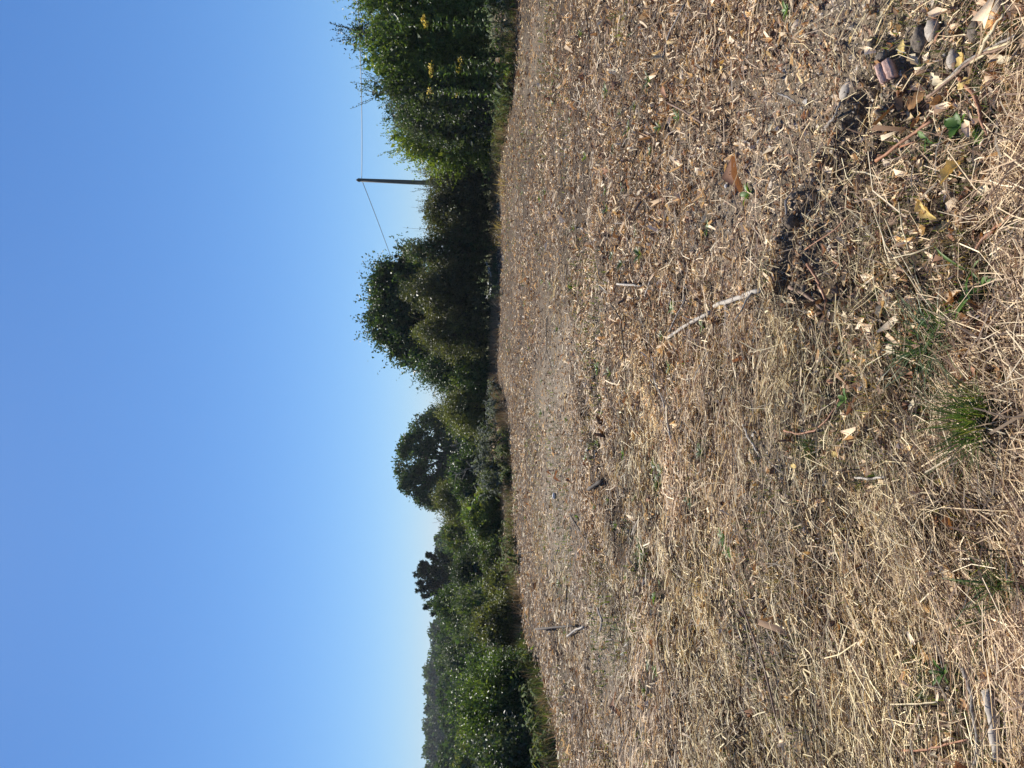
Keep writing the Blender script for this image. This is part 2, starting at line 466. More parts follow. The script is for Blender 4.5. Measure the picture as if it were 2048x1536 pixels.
# ------------------------------------------------------------------ bushes and trees
def plant_crown(lobes, nleaf, leafL, leafW, cols, clump, gap=0.0, floor_z=0.0, up=0.25, inner=0.25, droop=0.0, ratio=6.0, spray=0.0, colvar=0.3, per=26, solid=True):
    """foliage on the shells of many lobes, gathered in leafy clumps; returns v, f, c"""
    C = np.array([l[0] for l in lobes]); Rr = np.array([l[1] for l in lobes])
    area = (Rr[:, 0] * Rr[:, 1] + Rr[:, 0] * Rr[:, 2] + Rr[:, 1] * Rr[:, 2])
    nc = max(int(nleaf / per), 8)
    which = rng.choice(len(lobes), nc, p=area / area.sum())
    u = rand_unit(nc)
    rad_ = np.where(rng.random(nc) < inner, rng.uniform(0.3, 0.85, nc), np.minimum(rng.normal(0.96, 0.055, nc), 1.06))
    cc = C[which] + u * Rr[which] * rad_[:, None]
    # drop clumps deep inside other lobes, and by a gap noise
    keep = np.ones(nc, bool)
    for c, r in zip(C, Rr):
        q = np.linalg.norm((cc - c) / r, axis=1)
        keep &= (q > 0.55) | (rng.random(nc) < 0.35)
    if gap > 0:
        g = vnoise(cc[:, 0] / clump / 2.1 + 50, cc[:, 2] / clump / 1.8 + 9 + cc[:, 1] * 0.31, 5)
        keep &= g > gap
    keep &= cc[:, 2] > floor_z
    cc, u, which = cc[keep], u[keep], which[keep]
    nc = len(cc)
    per2 = int(nleaf / max(nc, 1)) + 1
    n = nc * per2
    ci = np.repeat(np.arange(nc), per2)
    csz = clump * rng.uniform(0.55, 1.25, nc)
    # twigs: leaves strung along short shoots inside each clump
    off = np.clip(rng.normal(size=(n, 3)), -1.7, 1.7) * 0.5
    p = cc[ci] + off * csz[ci][:, None]
    sp = rng.random(n) < spray
    k = rng.random(n)
    sdirn = nrm(u + np.array([0, 0, 0.9]) + 0.35 * rng.normal(size=(nc, 3)))
    p[sp] = (cc[ci] + sdirn[ci] * (k * csz[ci] * 2.6)[:, None] + off * 0.13 * csz[ci][:, None])[sp]
    p[:, 2] = np.maximum(p[:, 2], floor_z + 0.02)
    d = nrm(0.7 * u[ci] + 0.9 * rng.normal(size=(n, 3)) + np.array([0, 0, up - droop]))
    nv = nrm(np.array([0, 0, 1.0]) * 0.9 + 0.6 * rng.normal(size=(n, 3)) + 0.3 * u[ci])
    L = leafL * rng.uniform(0.6, 1.25, n); W = L * (leafW / leafL) * rng.uniform(0.8, 1.15, n)
    ins = rng.random(n) < 0.10
    w2 = rng.choice(len(lobes), n, p=area / area.sum()); u2 = rand_unit(n)
    pin = C[w2] + u2 * Rr[w2] * (rng.uniform(0.05, 0.72, n) ** 0.6)[:, None] * 0.98
    if solid:
        p[ins] = pin[ins]; L = np.where(ins, np.maximum(L * 2.7, leafL * 2.2), L); W = np.where(ins, L * 0.75, W)
        p[:, 2] = np.maximum(p[:, 2], floor_z + 0.02)
    base = np.array(cols)
    cl = base[rng.integers(0, len(base), nc)][ci]
    col = cl * (1 + colvar * rng.uniform(-1, 1, (n, 1))) * (1 + 0.25 * rng.uniform(-1, 1, (nc, 1)))[ci]
    return leaves(p, d, nv, L, W, col)

def make_lobes(cx, cy, z0, a, b, H, n=11, lean=0.0, shape='dome'):
    """lobes filling a rounded outline: most sit just under the outline, the rest fill the body"""
    lobes = []
    pw = {'dome': 2.2, 'box': 5.0, 'round': 2.6}[shape]
    n1 = max(int(n * 0.65), 5)
    for i in range(n1):
        t = -0.86 + 1.72 * (i + rng.uniform(0.2, 0.8)) / n1
        rs = rng.uniform(0.24, 0.36)
        r = np.array([a * rs, b * rs * 1.5, H * rs * 0.75])
        top = H * (1 - abs(t) ** pw) ** 0.62 * rng.uniform(0.90, 1.0)
        z = z0 + max(top - r[2], r[2] * 0.7)
        lobes.append((np.array([cx + t * (a - r[0] * 0.5), cy + rng.uniform(-.6, .35) * (b - r[1]), z]), r))
    for i in range(n - n1 + 2):
        t = rng.uniform(-0.75, 0.75); h = rng.uniform(0.15, 0.6)
        rs = rng.uniform(0.28, 0.42)
        r = np.array([a * rs, b * rs * 1.2, H * rs * 0.7])
        lobes.append((np.array([cx + t * (a - r[0] * 0.6), cy - rng.uniform(0.2, 0.9) * (b - r[1]), z0 + h * H]), r))
    r = np.array([a * 0.34, b * 0.5, H * 0.24])
    lobes.append((np.array([cx + rng.uniform(-.12, .12) * a, cy, z0 + H - r[2]]), r))
    for t in (-0.5, 0.0, 0.5):
        r = np.array([a * 0.52, b * 0.7, H * 0.38]); lobes.append((np.array([cx + t * a, cy, z0 + H * (0.36 if t else 0.46)]), r))
    return lobes

def bush(name, label, cat, y0, y1, top, Y, leafL=0.055, wr=0.55, cols=((0.05, 0.09, 0.02),), n=14000, clump=0.22, depth=None,
         mat=None, shape='dome', spray=0.0, gap=0.26, skirt=0.03, group=None, nl=11, shoots=0, droop=0.0, colvar=0.3, shootlen=0.5, inner=0.25, bot=None, stems=4, trunk_r=0.04, base_z=None, lobes=None, see_through=False):
    cyp = (y0 + y1) / 2
    c = at(900, cyp, Y)
    dep = depth * 1.2 if depth else 2.2
    if Y < 31:
        Y = max(Y, edge_y(c[0], c[1]) + dep * (0.6 if c[0] > -0.5 else 0.35) + 0.05 + (1.3 if c[0] / Y > 0.3 else 0.0)); c = at(900, cyp, Y)
    X = c[0]
    a = abs(at(900, y0, Y)[0] - at(900, y1, Y)[0]) / 2
    zt = at(top, cyp, Y)[2]
    zg = hz(X, Y)
    z0 = zg if bot is None else at(bot, cyp, Y)[2]
    H = zt - z0
    b = depth * 1.2 if depth else min(a, 2.2)
    root = empty(name, (X, Y, zg), label, cat, group)
    leafL = leafL * 1.3
    if lobes is None:
        lobes = make_lobes(X, Y, z0, a, b, H, nl, shape=shape)
    else:
        lobes = [(np.array(at(lx, ly, Y + ld)), np.array([lr * Y / F, lr * Y / F * 0.9, lz * Y / F])) for lx, ly, ld, lr, lz in lobes]
    v, f, cc = plant_crown(lobes, n, leafL, leafL * wr, cols, clump, gap=gap, floor_z=z0 + skirt * H * 0.5, spray=spray, droop=droop, colvar=colvar, inner=inner, solid=not see_through)
    leafL = leafL / 1.3
    mb = MB(); mb.add(v, f, col=cc)
    tb = MB()
    base = np.array([X, Y, zg - 0.05])
    order = sorted(range(len(lobes)), key=lambda i: -lobes[i][0][2])
    tops = []
    nst = stems
    trunk = MB()
    if nst == 1:
        k = 6; topp = np.array([X, Y, z0 + H * 0.62])
        pts = wobble(base, topp, k, 0.05)
        v_, q_, t_ = tube(pts, np.linspace(trunk_r, trunk_r * 0.45, k), 8, 0.08); trunk.add(v_, q_, t_)
        for i in order[:10]:
            s = pts[rng.integers(1, k - 1)]
            pp = wobble(s, lobes[i][0] + rng.normal(size=3) * 0.2 * lobes[i][1], 5, 0.08)
            v_, q_, t_ = tube(pp, np.linspace(trunk_r * 0.42, trunk_r * 0.1, 5), 6, 0.05); tb.add(v_, q_, t_)
            for _ in range(2):
                e = lobes[i][0] + rand_unit(1)[0] * lobes[i][1] * 0.9
                pp2 = wobble(pp[3], e, 4, 0.1)
                v_, q_, t_ = tube(pp2, np.linspace(trunk_r * 0.16, trunk_r * 0.05, 4), 4); tb.add(v_, q_, t_)
    else:
        for i in order[:nst + 4]:
            s = base + np.array([rng.uniform(-.35, .35) * a, rng.uniform(-.4, .4) * b * 0.5, 0])
            m = (s + lobes[i][0]) / 2 + rng.normal(size=3) * 0.1
            tgt = trunk if i in order[:2] else tb
            pp = wobble(s, lobes[i][0] + np.array([0, 0, lobes[i][1][2] * 0.5]), 6, 0.12)
            v_, q_, t_ = tube(pp, np.linspace(trunk_r, trunk_r * 0.25, 6), 6); tgt.add(v_, q_, t_)
    # upright shoots that break the outline
    for _ in range(shoots):
        l = lobes[order[rng.integers(0, max(len(order) // 2, 1))]]
        u = rand_unit(1)[0]; u[2] = abs(u[2]) * 1.2 + 0.5; u = nrm(u)
        s = l[0] + u * l[1] * 0.9
        Ls = shootlen * rng.uniform(0.5, 1.2)
        e = s + nrm(np.array([u[0] * 0.5 + rng.normal() * 0.15, u[1] * 0.5, 1.0])) * Ls
        pp = wobble(s, e, 5, 0.06)
        v_, q_, t_ = tube(pp, np.linspace(0.006, 0.002, 5) * max(Y / 20, 1), 3); tb.add(v_, q_, t_)
        m = int(22 * Ls / 0.5)
        tt = rng.random(m) * 4
        i0 = np.minimum(tt.astype(int), 3)
        ps = pp[i0] + (pp[i0 + 1] - pp[i0]) * (tt - i0)[:, None]
        dd = nrm(rng.normal(size=(m, 3)) + np.array([0, 0, 0.6]))
        col = np.array(cols)[rng.integers(0, len(cols), m)] * rng.uniform(0.8, 1.3, (m, 1))
        lv = leaves(ps, dd, rand_unit(m) + [0, 0, 1], leafL * rng.uniform(0.6, 1.1, m), leafL * wr * 0.9, col)
        mb.add(lv[0], lv[1], col=lv[2])
    loc = np.array([X, Y, zg])
    mb.build('crown', mat or M_LEAF, root, loc=loc)
    trunk.build('trunk', M_BARK, root, True, loc=loc)
    b_ = tb.build('branches', M_BARK, root, True, loc=loc)
    if b_: b_['kind'] = 'stuff'
    return root

G_BRIGHT = ((0.114, 0.170, 0.038), (0.087, 0.140, 0.037), (0.146, 0.190, 0.050), (0.070, 0.120, 0.035))
G_YEL = ((0.166, 0.231, 0.036), (0.204, 0.244, 0.049), (0.126, 0.195, 0.034))
G_MID = ((0.056, 0.095, 0.032), (0.046, 0.082, 0.031), (0.072, 0.110, 0.039))
G_DARK = ((0.031, 0.058, 0.022), (0.026, 0.049, 0.020), (0.042, 0.067, 0.025))
G_OLIVE = ((0.084, 0.089, 0.041), (0.071, 0.084, 0.037), (0.103, 0.101, 0.046), (0.060, 0.076, 0.033))
G_GREY = ((0.071, 0.089, 0.062), (0.057, 0.080, 0.053), (0.093, 0.110, 0.079))
G_SILVER = ((0.082, 0.104, 0.084), (0.068, 0.091, 0.071), (0.105, 0.126, 0.106))
G_YOL = ((0.124, 0.141, 0.041), (0.106, 0.124, 0.038), (0.148, 0.159, 0.054))
G_BLUE = ((0.017, 0.032, 0.020), (0.014, 0.027, 0.018), (0.023, 0.038, 0.022))

HEDGE = "bushes of the hedge round the field"
B = lambda *a, **k: bush(*a, **k)
# ---- right hand hedge, near to far
B('hedge_bush', 'tall bright green bush nearest at the right, tops out with long leaves', 'bush', -170, 110, 694, 16.5, 0.065, 0.5, G_BRIGHT, 34000, 0.22, 1.5, spray=0.25, shoots=26, group=HEDGE, nl=14, shape='box')
B('hedge_tree', 'small dark blue green tree top poking above the bright hedge', 'tree', 30, 125, 668, 23, 0.055, 0.6, G_BLUE, 9000, 0.26, 1.2, shoots=14, group=HEDGE, stems=1, trunk_r=0.07)
B('hedge_bush', 'light green bush with ragwort flowering in front of it', 'bush', 60, 190, 712, 18.0, 0.06, 0.45, G_BRIGHT, 26000, 0.2, 1.4, spray=0.3, shoots=18, group=HEDGE, nl=13)
B('hedge_bush', 'dull grey green bush under the overhead wire with ragged shoots on top', 'bush', 130, 235, 724, 21.0, 0.055, 0.5, G_MID + G_GREY, 17000, 0.22, 1.3, shoots=26, shootlen=0.6, group=HEDGE)
B('hedge_bush', 'grey leaved glossy bush between the ragged bush and the yellow green one', 'bush', 165, 292, 765, 20.5, 0.05, 0.45, G_GREY + G_MID, 20000, 0.2, 1.3, mat=M_LEAF_GLOSS, shoots=14, group=HEDGE)
B('hedge_bush', 'bright yellow green bush just before the telegraph pole', 'bush', 216, 345, 772, 23.0, 0.06, 0.55, G_YEL, 21000, 0.24, 1.3, spray=0.35, shoots=24, group=HEDGE, shootlen=0.55)
B('hedge_bush', 'grey thin leaved bush around the foot of the telegraph pole', 'bush', 305, 420, 842, 25.5, 0.045, 0.4, G_GREY + G_OLIVE, 14000, 0.2, 1.3, shoots=34, shootlen=0.65, group=HEDGE)
# ---- middle hedge
B('hedge_bush', 'low flat topped dark olive bush left of the telegraph pole', 'bush', 360, 505, 842, 25.3, 0.045, 0.55, G_OLIVE, 24000, 0.2, 1.4, shape='box', shoots=10, shootlen=0.35, group=HEDGE, nl=14)
B('hedge_bush', 'ragged olive bush stepping up beside the big rounded tree', 'bush', 455, 560, 808, 25.6, 0.05, 0.55, G_OLIVE + G_MID, 17000, 0.22, 1.4, shoots=20, group=HEDGE)
mid_lobes = [(822, 520, 0, 36, 34), (775, 548, 0, 34, 26), (766, 572, .2, 34, 24), (761, 600, 0, 36, 24), (763, 632, 0, 36, 25), (768, 660, .2, 36, 28), (795, 688, 0, 34, 30), (830, 712, 0, 32, 30), (808, 540, .2, 36, 30),
             (812, 600, .3, 62, 48), (830, 655, .3, 62, 50), (900, 600, .3, 80, 60), (910, 670, .3, 70, 60), (780, 615, -.8, 34, 30), (815, 575, -.9, 34, 28), (850, 690, -.8, 34, 28), (805, 650, -1.0, 34, 26)]
B('hedge_tree', 'big rounded dark green tree highest in the middle hedge', 'tree', 508, 742, 733, 29.0, 0.085, 0.6, G_DARK + G_MID, 34000, 0.27, 2.2, spray=0.2, shoots=34, group=HEDGE, stems=1, trunk_r=0.13, shootlen=0.42, lobes=mid_lobes)
B('hedge_bush', 'dull olive bush with small leaves in front of the big rounded tree', 'bush', 520, 655, 800, 25.4, 0.045, 0.55, G_OLIVE, 24000, 0.2, 1.5, shoots=12, group=HEDGE, nl=13)
B('hedge_bush', 'brownish olive bush low at the left foot of the big rounded tree', 'bush', 610, 728, 822, 25.8, 0.045, 0.55, G_OLIVE + G_YOL, 20000, 0.2, 1.5, shoots=10, group=HEDGE)
B('hedge_bush', 'mid green bush sloping down on the left of the big rounded tree', 'bush', 676, 796, 838, 27.5, 0.065, 0.55, G_MID + G_DARK, 17000, 0.24, 1.4, spray=0.3, shoots=20, group=HEDGE)
B('hedge_bush', 'small light green bush at the hedge foot before the sloping bush', 'bush', 708, 800, 905, 24.6, 0.05, 0.5, G_BRIGHT + G_MID, 9000, 0.18, 1.0, shoots=8, group=HEDGE)
B('hedge_bush', 'yellowish olive bush with drooping sprays right of the spreading oak', 'bush', 772, 872, 876, 26.0, 0.05, 0.5, G_YOL, 14000, 0.22, 1.2, spray=0.3, shoots=14, group=HEDGE, droop=0.4)

# ---- the oak, with sky through its crown
oak_lobes = [(838, 905, 0, 44, 30), (822, 935, .5, 42, 26), (835, 970, 0, 34, 26), (868, 985, 0, 30, 26), (850, 868, 0, 36, 26), (872, 845, .6, 28, 20),
             (905, 870, .5, 48, 24), (905, 925, 1, 52, 22), (898, 975, 0, 38, 26), (866, 828, 0, 17, 10), (930, 900, 0, 60, 20), (850, 1004, 0, 16, 18), (815, 900, 0, 22, 14), (900, 835, 0, 24, 20)]
B('oak_tree', 'spreading oak with sky showing through its open crown beyond the hedge', 'tree', 812, 1018, 797, 58.0, 0.17, 0.65, G_DARK + G_MID, 30000, 0.40, 3.0, gap=0.25, see_through=True, stems=1, trunk_r=0.34, lobes=oak_lobes, inner=0.12, mat=M_LEAF_FAR)

B('scrub_bush', 'dark scrub bush closing the space below the oak at its right', 'bush', 800, 905, 908, 33, 0.09, 0.6, G_DARK + G_MID, 9000, 0.35, 1.6, group="dark scrub under the oak")
B('scrub_bush', 'dark scrub bush closing the space below the oak at its left', 'bush', 880, 1000, 902, 34, 0.09, 0.6, G_DARK + G_MID, 10000, 0.35, 1.6, group="dark scrub under the oak")
# ---- left hedge and weeds
B('hedge_bush', 'brownish green bush low at the left foot of the oak', 'bush', 945, 1052, 866, 36.0, 0.07, 0.5, G_OLIVE + G_YOL, 14000, 0.28, 1.5, shoots=12, group=HEDGE, gap=0.12)
B('hedge_bush', 'olive green bush with feathery top below the gap left of the oak', 'bush', 1010, 1120, 880, 37.0, 0.07, 0.5, G_YOL + G_MID, 14000, 0.28, 1.5, shoots=14, group=HEDGE)
B('hedge_bush', 'rounded yellow green bush standing forward of the left hedge', 'bush', 968, 1092, 925, 22.5, 0.05, 0.5, G_YOL + G_BRIGHT, 17000, 0.2, 1.2, shoots=10, group=HEDGE)
B('hedge_bush', 'dark grey green bush below the black conifer', 'bush', 1085, 1192, 903, 24.5, 0.05, 0.45, G_GREY + G_DARK, 17000, 0.22, 1.3, shoots=10, group=HEDGE)
B('hedge_bush', 'low dull green bush filling the gap beside the rounded yellow green bush', 'bush', 1068, 1150, 962, 21.5, 0.05, 0.5, G_MID + G_OLIVE, 9000, 0.18, 0.9, shoots=10, group=HEDGE, shootlen=0.3)
B('hedge_bush', 'low olive bush at the hedge foot before the dark grey green one', 'bush', 1130, 1215, 972, 19.0, 0.045, 0.5, G_OLIVE + G_YOL, 8000, 0.16, 0.9, shoots=10, group=HEDGE, shootlen=0.3)
B('hedge_bush', 'low green bush between tall silvery weeds and the rounded yellow green bush', 'bush', 925, 1000, 965, 23.0, 0.05, 0.5, G_MID + G_YOL, 7000, 0.18, 0.8, shoots=8, group=HEDGE, shootlen=0.3)
B('hedge_bush', 'mid green bushy tree left of the black conifer with broad leaves', 'bush', 1160, 1262, 868, 34.0, 0.085, 0.6, G_MID, 14000, 0.3, 1.6, shoots=12, group=HEDGE)
B('hedge_bush', 'light grey green bush with curved shoots, before the broad leaved one', 'bush', 1165, 1262, 912, 20.0, 0.05, 0.35, G_BRIGHT + G_GREY, 13000, 0.2, 1.1, spray=0.4, shoots=18, group=HEDGE)
B('hedge_bush', 'brown green mound of brambles at the edge of the mown field', 'bush', 1195, 1302, 950, 16.8, 0.045, 0.5, G_YOL + G_OLIVE, 15000, 0.16, 1.0, shoots=8, group=HEDGE)
B('hedge_bush', 'silvery leaved glossy bush sparkling between green ones at the left', 'bush', 1255, 1372, 890, 26.0, 0.065, 0.45, G_SILVER + G_MID, 16000, 0.26, 1.4, mat=M_LEAF_GLOSS, shoots=10, group=HEDGE)
B('hedge_bush', 'dark green bush behind the bramble mound at the left', 'bush', 1285, 1400, 940, 18.0, 0.055, 0.5, G_MID + G_DARK, 15000, 0.2, 1.2, shoots=8, group=HEDGE)
B('hedge_bush', 'large light green bush nearest at the left edge', 'bush', 1325, 1500, 926, 14.2, 0.05, 0.5, G_BRIGHT + G_MID, 28000, 0.18, 1.3, spray=0.25, shoots=20, group=HEDGE, nl=15, shootlen=0.3)
B('hedge_bush', 'grey green bramble bush at the far left, foremost of the hedge', 'bush', 1430, 1640, 948, 12.8, 0.05, 0.6, G_GREY + G_MID, 26000, 0.18, 1.2, mat=M_LEAF_GLOSS, shoots=12, group=HEDGE, nl=14, shootlen=0.3)
B('hedge_bush', 'dark thorny bush low at the field edge under the light green bush', 'bush', 1320, 1430, 985, 14.0, 0.04, 0.5, G_DARK, 12000, 0.15, 0.8, shoots=8, group=HEDGE, shootlen=0.25)

# ---- conifer
def conifer(y0, y1, top, Y):
    cyp = (y0 + y1) / 2; X = at(900, cyp, Y)[0]; zg = hz(X, Y)
    zt = at(top, cyp, Y)[2]; H = zt - zg
    a = abs(at(900, y0, Y)[0] - at(900, y1, Y)[0]) / 2
    root = empty('conifer_tree', (X, Y, zg), 'black green spiky conifer rising above the left hedge', 'tree')
    mb, tb = MB(), MB()
    tr = MB()
    leaders = [(-.95, .42), (-.78, .66), (-.60, .80), (-.40, .84), (-.20, .95), (0.02, .97), (.22, 1.0), (.42, .93), (.60, .90), (.78, .76), (.93, .55), (-.1, .75), (.5, .7)]
    for lx, lh in leaders:
        bx = X + lx * a; by = Y + rng.uniform(-1.2, 1.2)
        v, q, t = tube(wobble((X + lx * a * .3, Y, zg), (bx, by, zg + H * lh), 6, 0.02), np.linspace(0.10, 0.015, 6), 6); tr.add(v, q, t)
        for k in range(64):
            h = rng.uniform(0.12, 1) ** 0.7
            Lb = (1 - h) * a * 0.36 + 0.10
            ang = rng.uniform(0, 2 * np.pi)
            s = np.array([bx * h + (X + lx * a * .3) * (1 - h), by, zg + H * lh * h])
            e = s + np.array([np.cos(ang) * Lb, np.sin(ang) * Lb, Lb * rng.uniform(0.5, 1.1)])
            v, q, t = tube([s, (s + e) / 2 + [0, 0, -0.05], e], [0.02, 0.012, 0.005], 3); tb.add(v, q, t)
            m = 26
            tt = rng.random(m)[:, None]
            ps = s + (e - s) * tt + rng.normal(size=(m, 3)) * (0.04 + 0.07 * (1 - h))
            dd = nrm((e - s) / Lb + 0.6 * rng.normal(size=(m, 3)) + [0, 0, 0.35])
            col = np.array(G_BLUE)[rng.integers(0, 3, m)] * rng.uniform(0.6, 1.1, (m, 1))
            lv = leaves(ps, dd, rand_unit(m), 0.22 * rng.uniform(0.6, 1.3, m), 0.07, col)
            mb.add(lv[0], lv[1], col=lv[2])
    loc = np.array([X, Y, zg])
    mb.build('crown', M_LEAF_FAR, root, loc=loc); tr.build('trunk', M_BARK, root, True, loc=loc); tb.build('branches', M_BARK, root, True, loc=loc)['kind'] = 'stuff'
conifer(1098, 1236, 830, 62)

# ---- far trees
FAR = "distant parkland trees on the skyline"
far = [
    (1062, 1112, 876, 170, 'faint tree in the gap between oak and conifer'),
    (1228, 1300, 862, 200, 'low far tree line section next to the conifer'),
    (1288, 1330, 866, 180, 'small round far tree right of the tall far group'),
    (1318, 1362, 850, 210, 'narrow far tree at the right end of the tall far group'),
    (1350, 1404, 847, 215, 'rounded far tree second in the tall far group'),
    (1392, 1426, 850, 220, 'open far tree with sky through it, right of the dip in the skyline'),
    (1424, 1482, 849, 205, 'broad far tree just left of the dip in the skyline'),
    (1468, 1520, 846, 210, 'tall far tree near the left edge'),
    (1506, 1580, 850, 215, 'far tree cut by the left edge of the view'),
]
for y0, y1, top, Y, lab in far:
    B('far_tree', lab, 'tree', y0, y1, top, Y, 0.55, 0.7, G_DARK + G_MID, 3800, 1.1, 5.5, stems=1, trunk_r=0.35, mat=M_LEAF_FAR, group=FAR, gap=0.22 if 'open' in lab or 'near the left' in lab else 0.06, skirt=0.3, inner=0.15, shape='round')
mid = [
    (1080, 1150, 898, 75, 'dull olive tree behind the hedge under the conifer'),
    (1240, 1310, 880, 90, 'dark bushy tree behind the silvery bush'),
    (1290, 1360, 874, 95, 'rounded mid green tree behind the silvery bush'),
    (1345, 1425, 878, 88, 'broad dark tree behind the light green bush'),
    (1412, 1452, 884, 92, 'tree with bare stems showing, right of the green field gap'),
    (1478, 1560, 878, 80, 'full leafed dark tree left of the green field gap'),
    (1375, 1440, 905, 60, 'low dark scrub tree below the parkland trees'),
]
for y0, y1, top, Y, lab in mid:
    B('scrub_tree', lab, 'tree', y0, y1, top, Y, 0.26, 0.65, G_DARK + G_MID, 6500, 0.6, 3.0, stems=1, trunk_r=0.2, mat=M_LEAF_FAR, group="scrub trees behind the left hedge", skirt=0.1, inner=0.2, gap=0.08)
B('scrub_bush', 'dull green scrub below the full leafed tree at the left edge', 'bush', 1480, 1640, 905, 42, 0.12, 0.6, G_MID + G_YOL, 9000, 0.4, 2.0, group='scrub trees behind the left hedge')
B('scrub_bush', 'olive bush line under the green field gap', 'bush', 1425, 1500, 926, 45, 0.12, 0.6, G_YOL + G_MID, 8000, 0.4, 2.0, group="scrub trees behind the left hedge")

# ------------------------------------------------------------------ summer haze: one closed box of thin air round everything
def build_haze():
    x0, x1, y0, y1, z0, z1 = -1000, 1000, -1000, 1000, -2.0, 16.0
    v = [(x, y, z) for z in (z0, z1) for x, y in ((x0, y0), (x1, y0), (x1, y1), (x0, y1))]
    f = np.array([(0, 3, 2, 1), (4, 5, 6, 7), (0, 1, 5, 4), (1, 2, 6, 5), (2, 3, 7, 6), (3, 0, 4, 7)])
    m, N, L = new_mat("haze_air")
    out = N.new('ShaderNodeOutputMaterial'); p = N.new('ShaderNodeVolumePrincipled')
    p.inputs['Color'].default_value = (0.86, 0.92, 1.0, 1); p.inputs['Density'].default_value = 0.0003
    p.inputs['Anisotropy'].default_value = 0.2
    L.new(p.outputs[0], out.inputs['Volume'])
    tag(mesh('haze', v, f, None, m), kind='stuff', label='thin summer haze over the whole field')
build_haze()

# ------------------------------------------------------------------ telegraph pole and cables
PY = 42.0
pt = at(712, 360, PY)
pb = hz(pt[0], PY)
lean = at(860, 366, PY)
dx = (pt[0] - lean[0]) / (pt[2] - lean[2])
pole = empty('telegraph_pole', (pt[0] - dx * (pt[2] - pb), PY, pb), 'leaning dark wooden telegraph pole with pointed cap behind the hedge', 'pole')
loc = np.array(pole.location)
top3 = pt.copy()
v, q, t = tube([loc - [0, 0, .3], loc + (top3 - loc) * 0.5, top3 - [0, 0, .18]], [0.14, 0.12, 0.092], 14)
mesh('shaft', v, [q, t], None, M_POLE, pole, True, loc)
v, q, t = tube([top3 - [0, 0, .178], top3 - [0, 0, .10], top3 - [0, 0, 0.0]], [0.108, 0.088, 0.015], 14)
mesh('cap', v, [q, t], None, M_POLE, pole, False, loc)
hk = at(724, 361, PY) + [0, -0.14, 0]
v, q, t = tube([hk + [0, .1, 0], hk, hk + [0, -.03, -.04]], [0.02, 0.02, 0.015], 8)
mesh('cable_hook', v, [q, t], None, M_WIRE, pole, True, loc)

def cable(a, b, sag, label):
    n = 40; t = np.linspace(0, 1, n)[:, None]
    p = np.asarray(a) * (1 - t) + np.asarray(b) * t
    p[:, 2] -= sag * 4 * t[:, 0] * (1 - t[:, 0])
    v, q, tt = tube(p, np.linspace(0.018, 0.018, n), 6)
    o = mesh('overhead_cable', v, [q, tt], None, M_WIRE, None, True, p[0])
    tag(o, label, 'cable', 'overhead cables at the telegraph pole')
a = at(724, 361, PY) + [0, -0.17, 0]
e = at(706, -160, 27)
cable(a, e, 0.12, 'thin overhead cable running right from the pole over the bright hedge')
e = at(796, 555, 64)
cable(a, e, 0.05, 'thin overhead cable dropping from the pole behind the big rounded tree')

